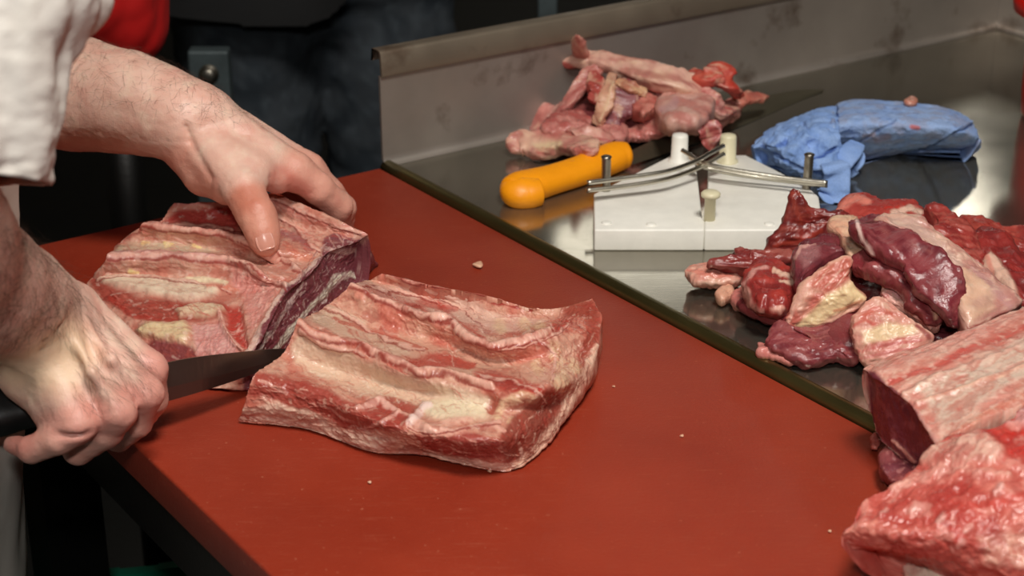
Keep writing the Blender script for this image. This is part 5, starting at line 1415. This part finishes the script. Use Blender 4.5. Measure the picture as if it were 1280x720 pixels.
def top_sd(X):
    d = body_sd(fg2['trunk'], X, .05) - .032
    for a in fg2['arms'][:2]: d = smin(d, body_sd(a, X, .02) - .016, .03)
    flap = np.minimum(cone_sd(X, Q(215,-62,2.22), Q(300,-42,2.2), .085, .085), cone_sd(X, Q(300,-42,2.2), Q(362,-38,2.2), .085, .085))
    d = smin(np.maximum(d, .955 - X[..., 2]), flap, .02)
    return np.maximum(d, X[..., 2] - 1.50)
lo, hi = bounds(fg2['trunk'] + sum(fg2['arms'][:2], []), .06); V, F = surf_nets(top_sd, lo, hi, .010)
mesh_obj('black_top', relax(V, F, 1), F, 'black_cloth', man2)
shoes(fg2, man2); head_parts(fg2, man2)

# ------------------------------------------------------------------ behind and below the tables
po = empty('steel_post', (Q(266, 130, 2.10)[0], Q(266, 130, 2.10)[1], 0), 'grey painted post with a bolt head behind the forearm', 'post')
pc = np.array([po.location[0], po.location[1], 0]); ptop = Q(266, 52, 2.10)[2]
bm_obj('upright', box_bm(pc + np.array([0, 0, ptop/2]), (1, 0, 0), (0, 1, 0), .024, .012, ptop/2, .003), 'post_paint', po)
bm_obj('base_plate', box_bm(pc + np.array([0, 0, .005]), (1, 0, 0), (0, 1, 0), .06, .05, .005), 'post_paint', po)
V, F = lathe(pc + np.array([0, -.0115, ptop-.028]), [(.012, 0), (.012, .002), (.0085, .0025), (.0085, .008), (.006, .0095)], 24, ax=(0, -1, 0)); mesh_obj('bolt_head', V, F, 'bolt_steel', po)
p2 = Q(684, 40, 2.30)
po2 = empty('steel_post', (p2[0], p2[1], 0), 'slim dark grey post rising behind the splash', 'post')
bm_obj('upright', box_bm(np.array([p2[0], p2[1], .57]), (1, 0, 0), (0, 1, 0), .0125, .0125, .57, .002), 'post_paint', po2)
bm_obj('base_plate', box_bm(np.array([p2[0], p2[1], .004]), (1, 0, 0), (0, 1, 0), .05, .05, .004), 'post_paint', po2)
# red bundle on a dark stand
rb = Q(136, 0, 1.75)
rs = empty('stand', (rb[0], rb[1], 0), 'dark stand under the red cloth bundle behind the forearm', 'stand')
zt_ = rb[2]-.075
bm_obj('shelf', box_bm(np.array([rb[0], rb[1], zt_-.015]), (1, 0, 0), (0, 1, 0), .03, .03, .015, .003), 'dark_frame', rs)
V, F = tube([(rb[0], rb[1], z) for z in (zt_-.03, .4, .03)], .02, 8, 12); mesh_obj('pillar', V, F, 'dark_frame', rs)
V, F = lathe((rb[0], rb[1], 0), [(.16, 0), (.16, .012), (.04, .03)], 28); mesh_obj('foot', V, F, 'dark_frame', rs)
def rb_sd(X):
    d = body_sd(chain([(rb + np.array([-.07, .02, -.005]), .07), (rb + np.array([-.02, 0, .03]), .078), (rb + np.array([0.0, 0, -.02]), .052)]), X, .03)
    return np.maximum(d, zt_ + .001 - X[..., 2])
V, F = surf_nets(rb_sd, rb - .2, rb + .2, .005); V = relax(V, F, 1)
V = V + vnorm(V, F)*(.006*fbm(V*np.array([18, 18, 7]), 3))[:, None]; V[:, 2] = np.maximum(V[:, 2], zt_ + .001)
tag(mesh_obj('cloth_bundle', V, F, 'red_fabric'), 'bulging bright red cloth bundle beyond the bare left forearm', 'cloth')
# crates on the floor under the board
def crate(name, x, y, z, rot, w, d, h, mat, label, grp):
    t = empty(name, (x, y, z), label, 'crate', grp)
    a = np.array([math.cos(rot), math.sin(rot), 0]); b = np.array([-a[1], a[0], 0]); c = np.array([x, y, z])
    bm_obj('base', box_bm(c + np.array([0, 0, .008]), a, b, w/2, d/2, .0075), mat, t)
    for k in range(4):
        ax_, by_, hw, off = ((a, b, w/2, d/2), (b, a, d/2, w/2))[k % 2]; sg = 1 if k < 2 else -1
        bm = bmesh.new()
        for zz, hh_ in ((.035, .022), (h-.03, .028), (h*.5, .012)):
            box_bm(c + by_*off*sg + np.array([0, 0, zz]), ax_, by_, hw, .006, hh_, 0, bm)
        n = 6
        for q in range(n+1):
            box_bm(c + by_*off*sg + ax_*(-hw + 2*hw*q/n)*.985 + np.array([0, 0, h/2]), ax_, by_, .010, .0055, h/2, 0, bm)
        bm_obj('side', bm, mat, t)
    bm_obj('rim', prism_bm([c + a*sx*(w/2+.012) + b*sy*(d/2+.012) for sx, sy in ((-1,-1),(1,-1),(1,1),(-1,1))], z+h-.012, z+h-.002), mat, t) if False else None
    return t
crate('crate', -.20, 1.34, 0, .25, .36, .30, .28, 'black_crate', 'black slatted crate on the dark floor below the board', 'crates under the board')
gz = Q(150, 712, 1.664)
crate('crate', gz[0]+.02, gz[1]-.15, .282, .20, .34, .30, gz[2]-.282, 'green_plastic', 'green crate stacked low under the corner of the board', 'crates under the board')
# ------------------------------------------------------------------ ceiling lamps
def ceiling_light(x, y, sx, sy, e, label):
    t = empty('ceiling_light', (x, y, 2.9), label, 'lamp', 'ceiling lamps')
    bm = prism_bm([(x-sx, y-sy), (x+sx, y-sy), (x+sx, y+sy), (x-sx, y+sy)], 2.83, 2.898)
    bm_obj('housing', bm, 'lamp_white', t)
    bm = prism_bm([(x-sx+.03, y-sy+.03), (x+sx-.03, y-sy+.03), (x+sx-.03, y+sy-.03), (x-sx+.03, y+sy-.03)], 2.818, 2.829)
    n = 'tube_glow_%d' % round(e*10)
    if n not in MATS: plain(n, (255, 250, 238), 0.5, emis=e, bstr=0)
    bm_obj('diffuser', bm, n, t)
ceiling_light(1.72, 6.85, 0.17, 0.80, 6.5, 'long narrow white ceiling lamp in the far right half of the room')
ceiling_light(0.50, 6.15, 0.42, 0.42, 3.0, 'square white ceiling lamp in the far middle of the room')
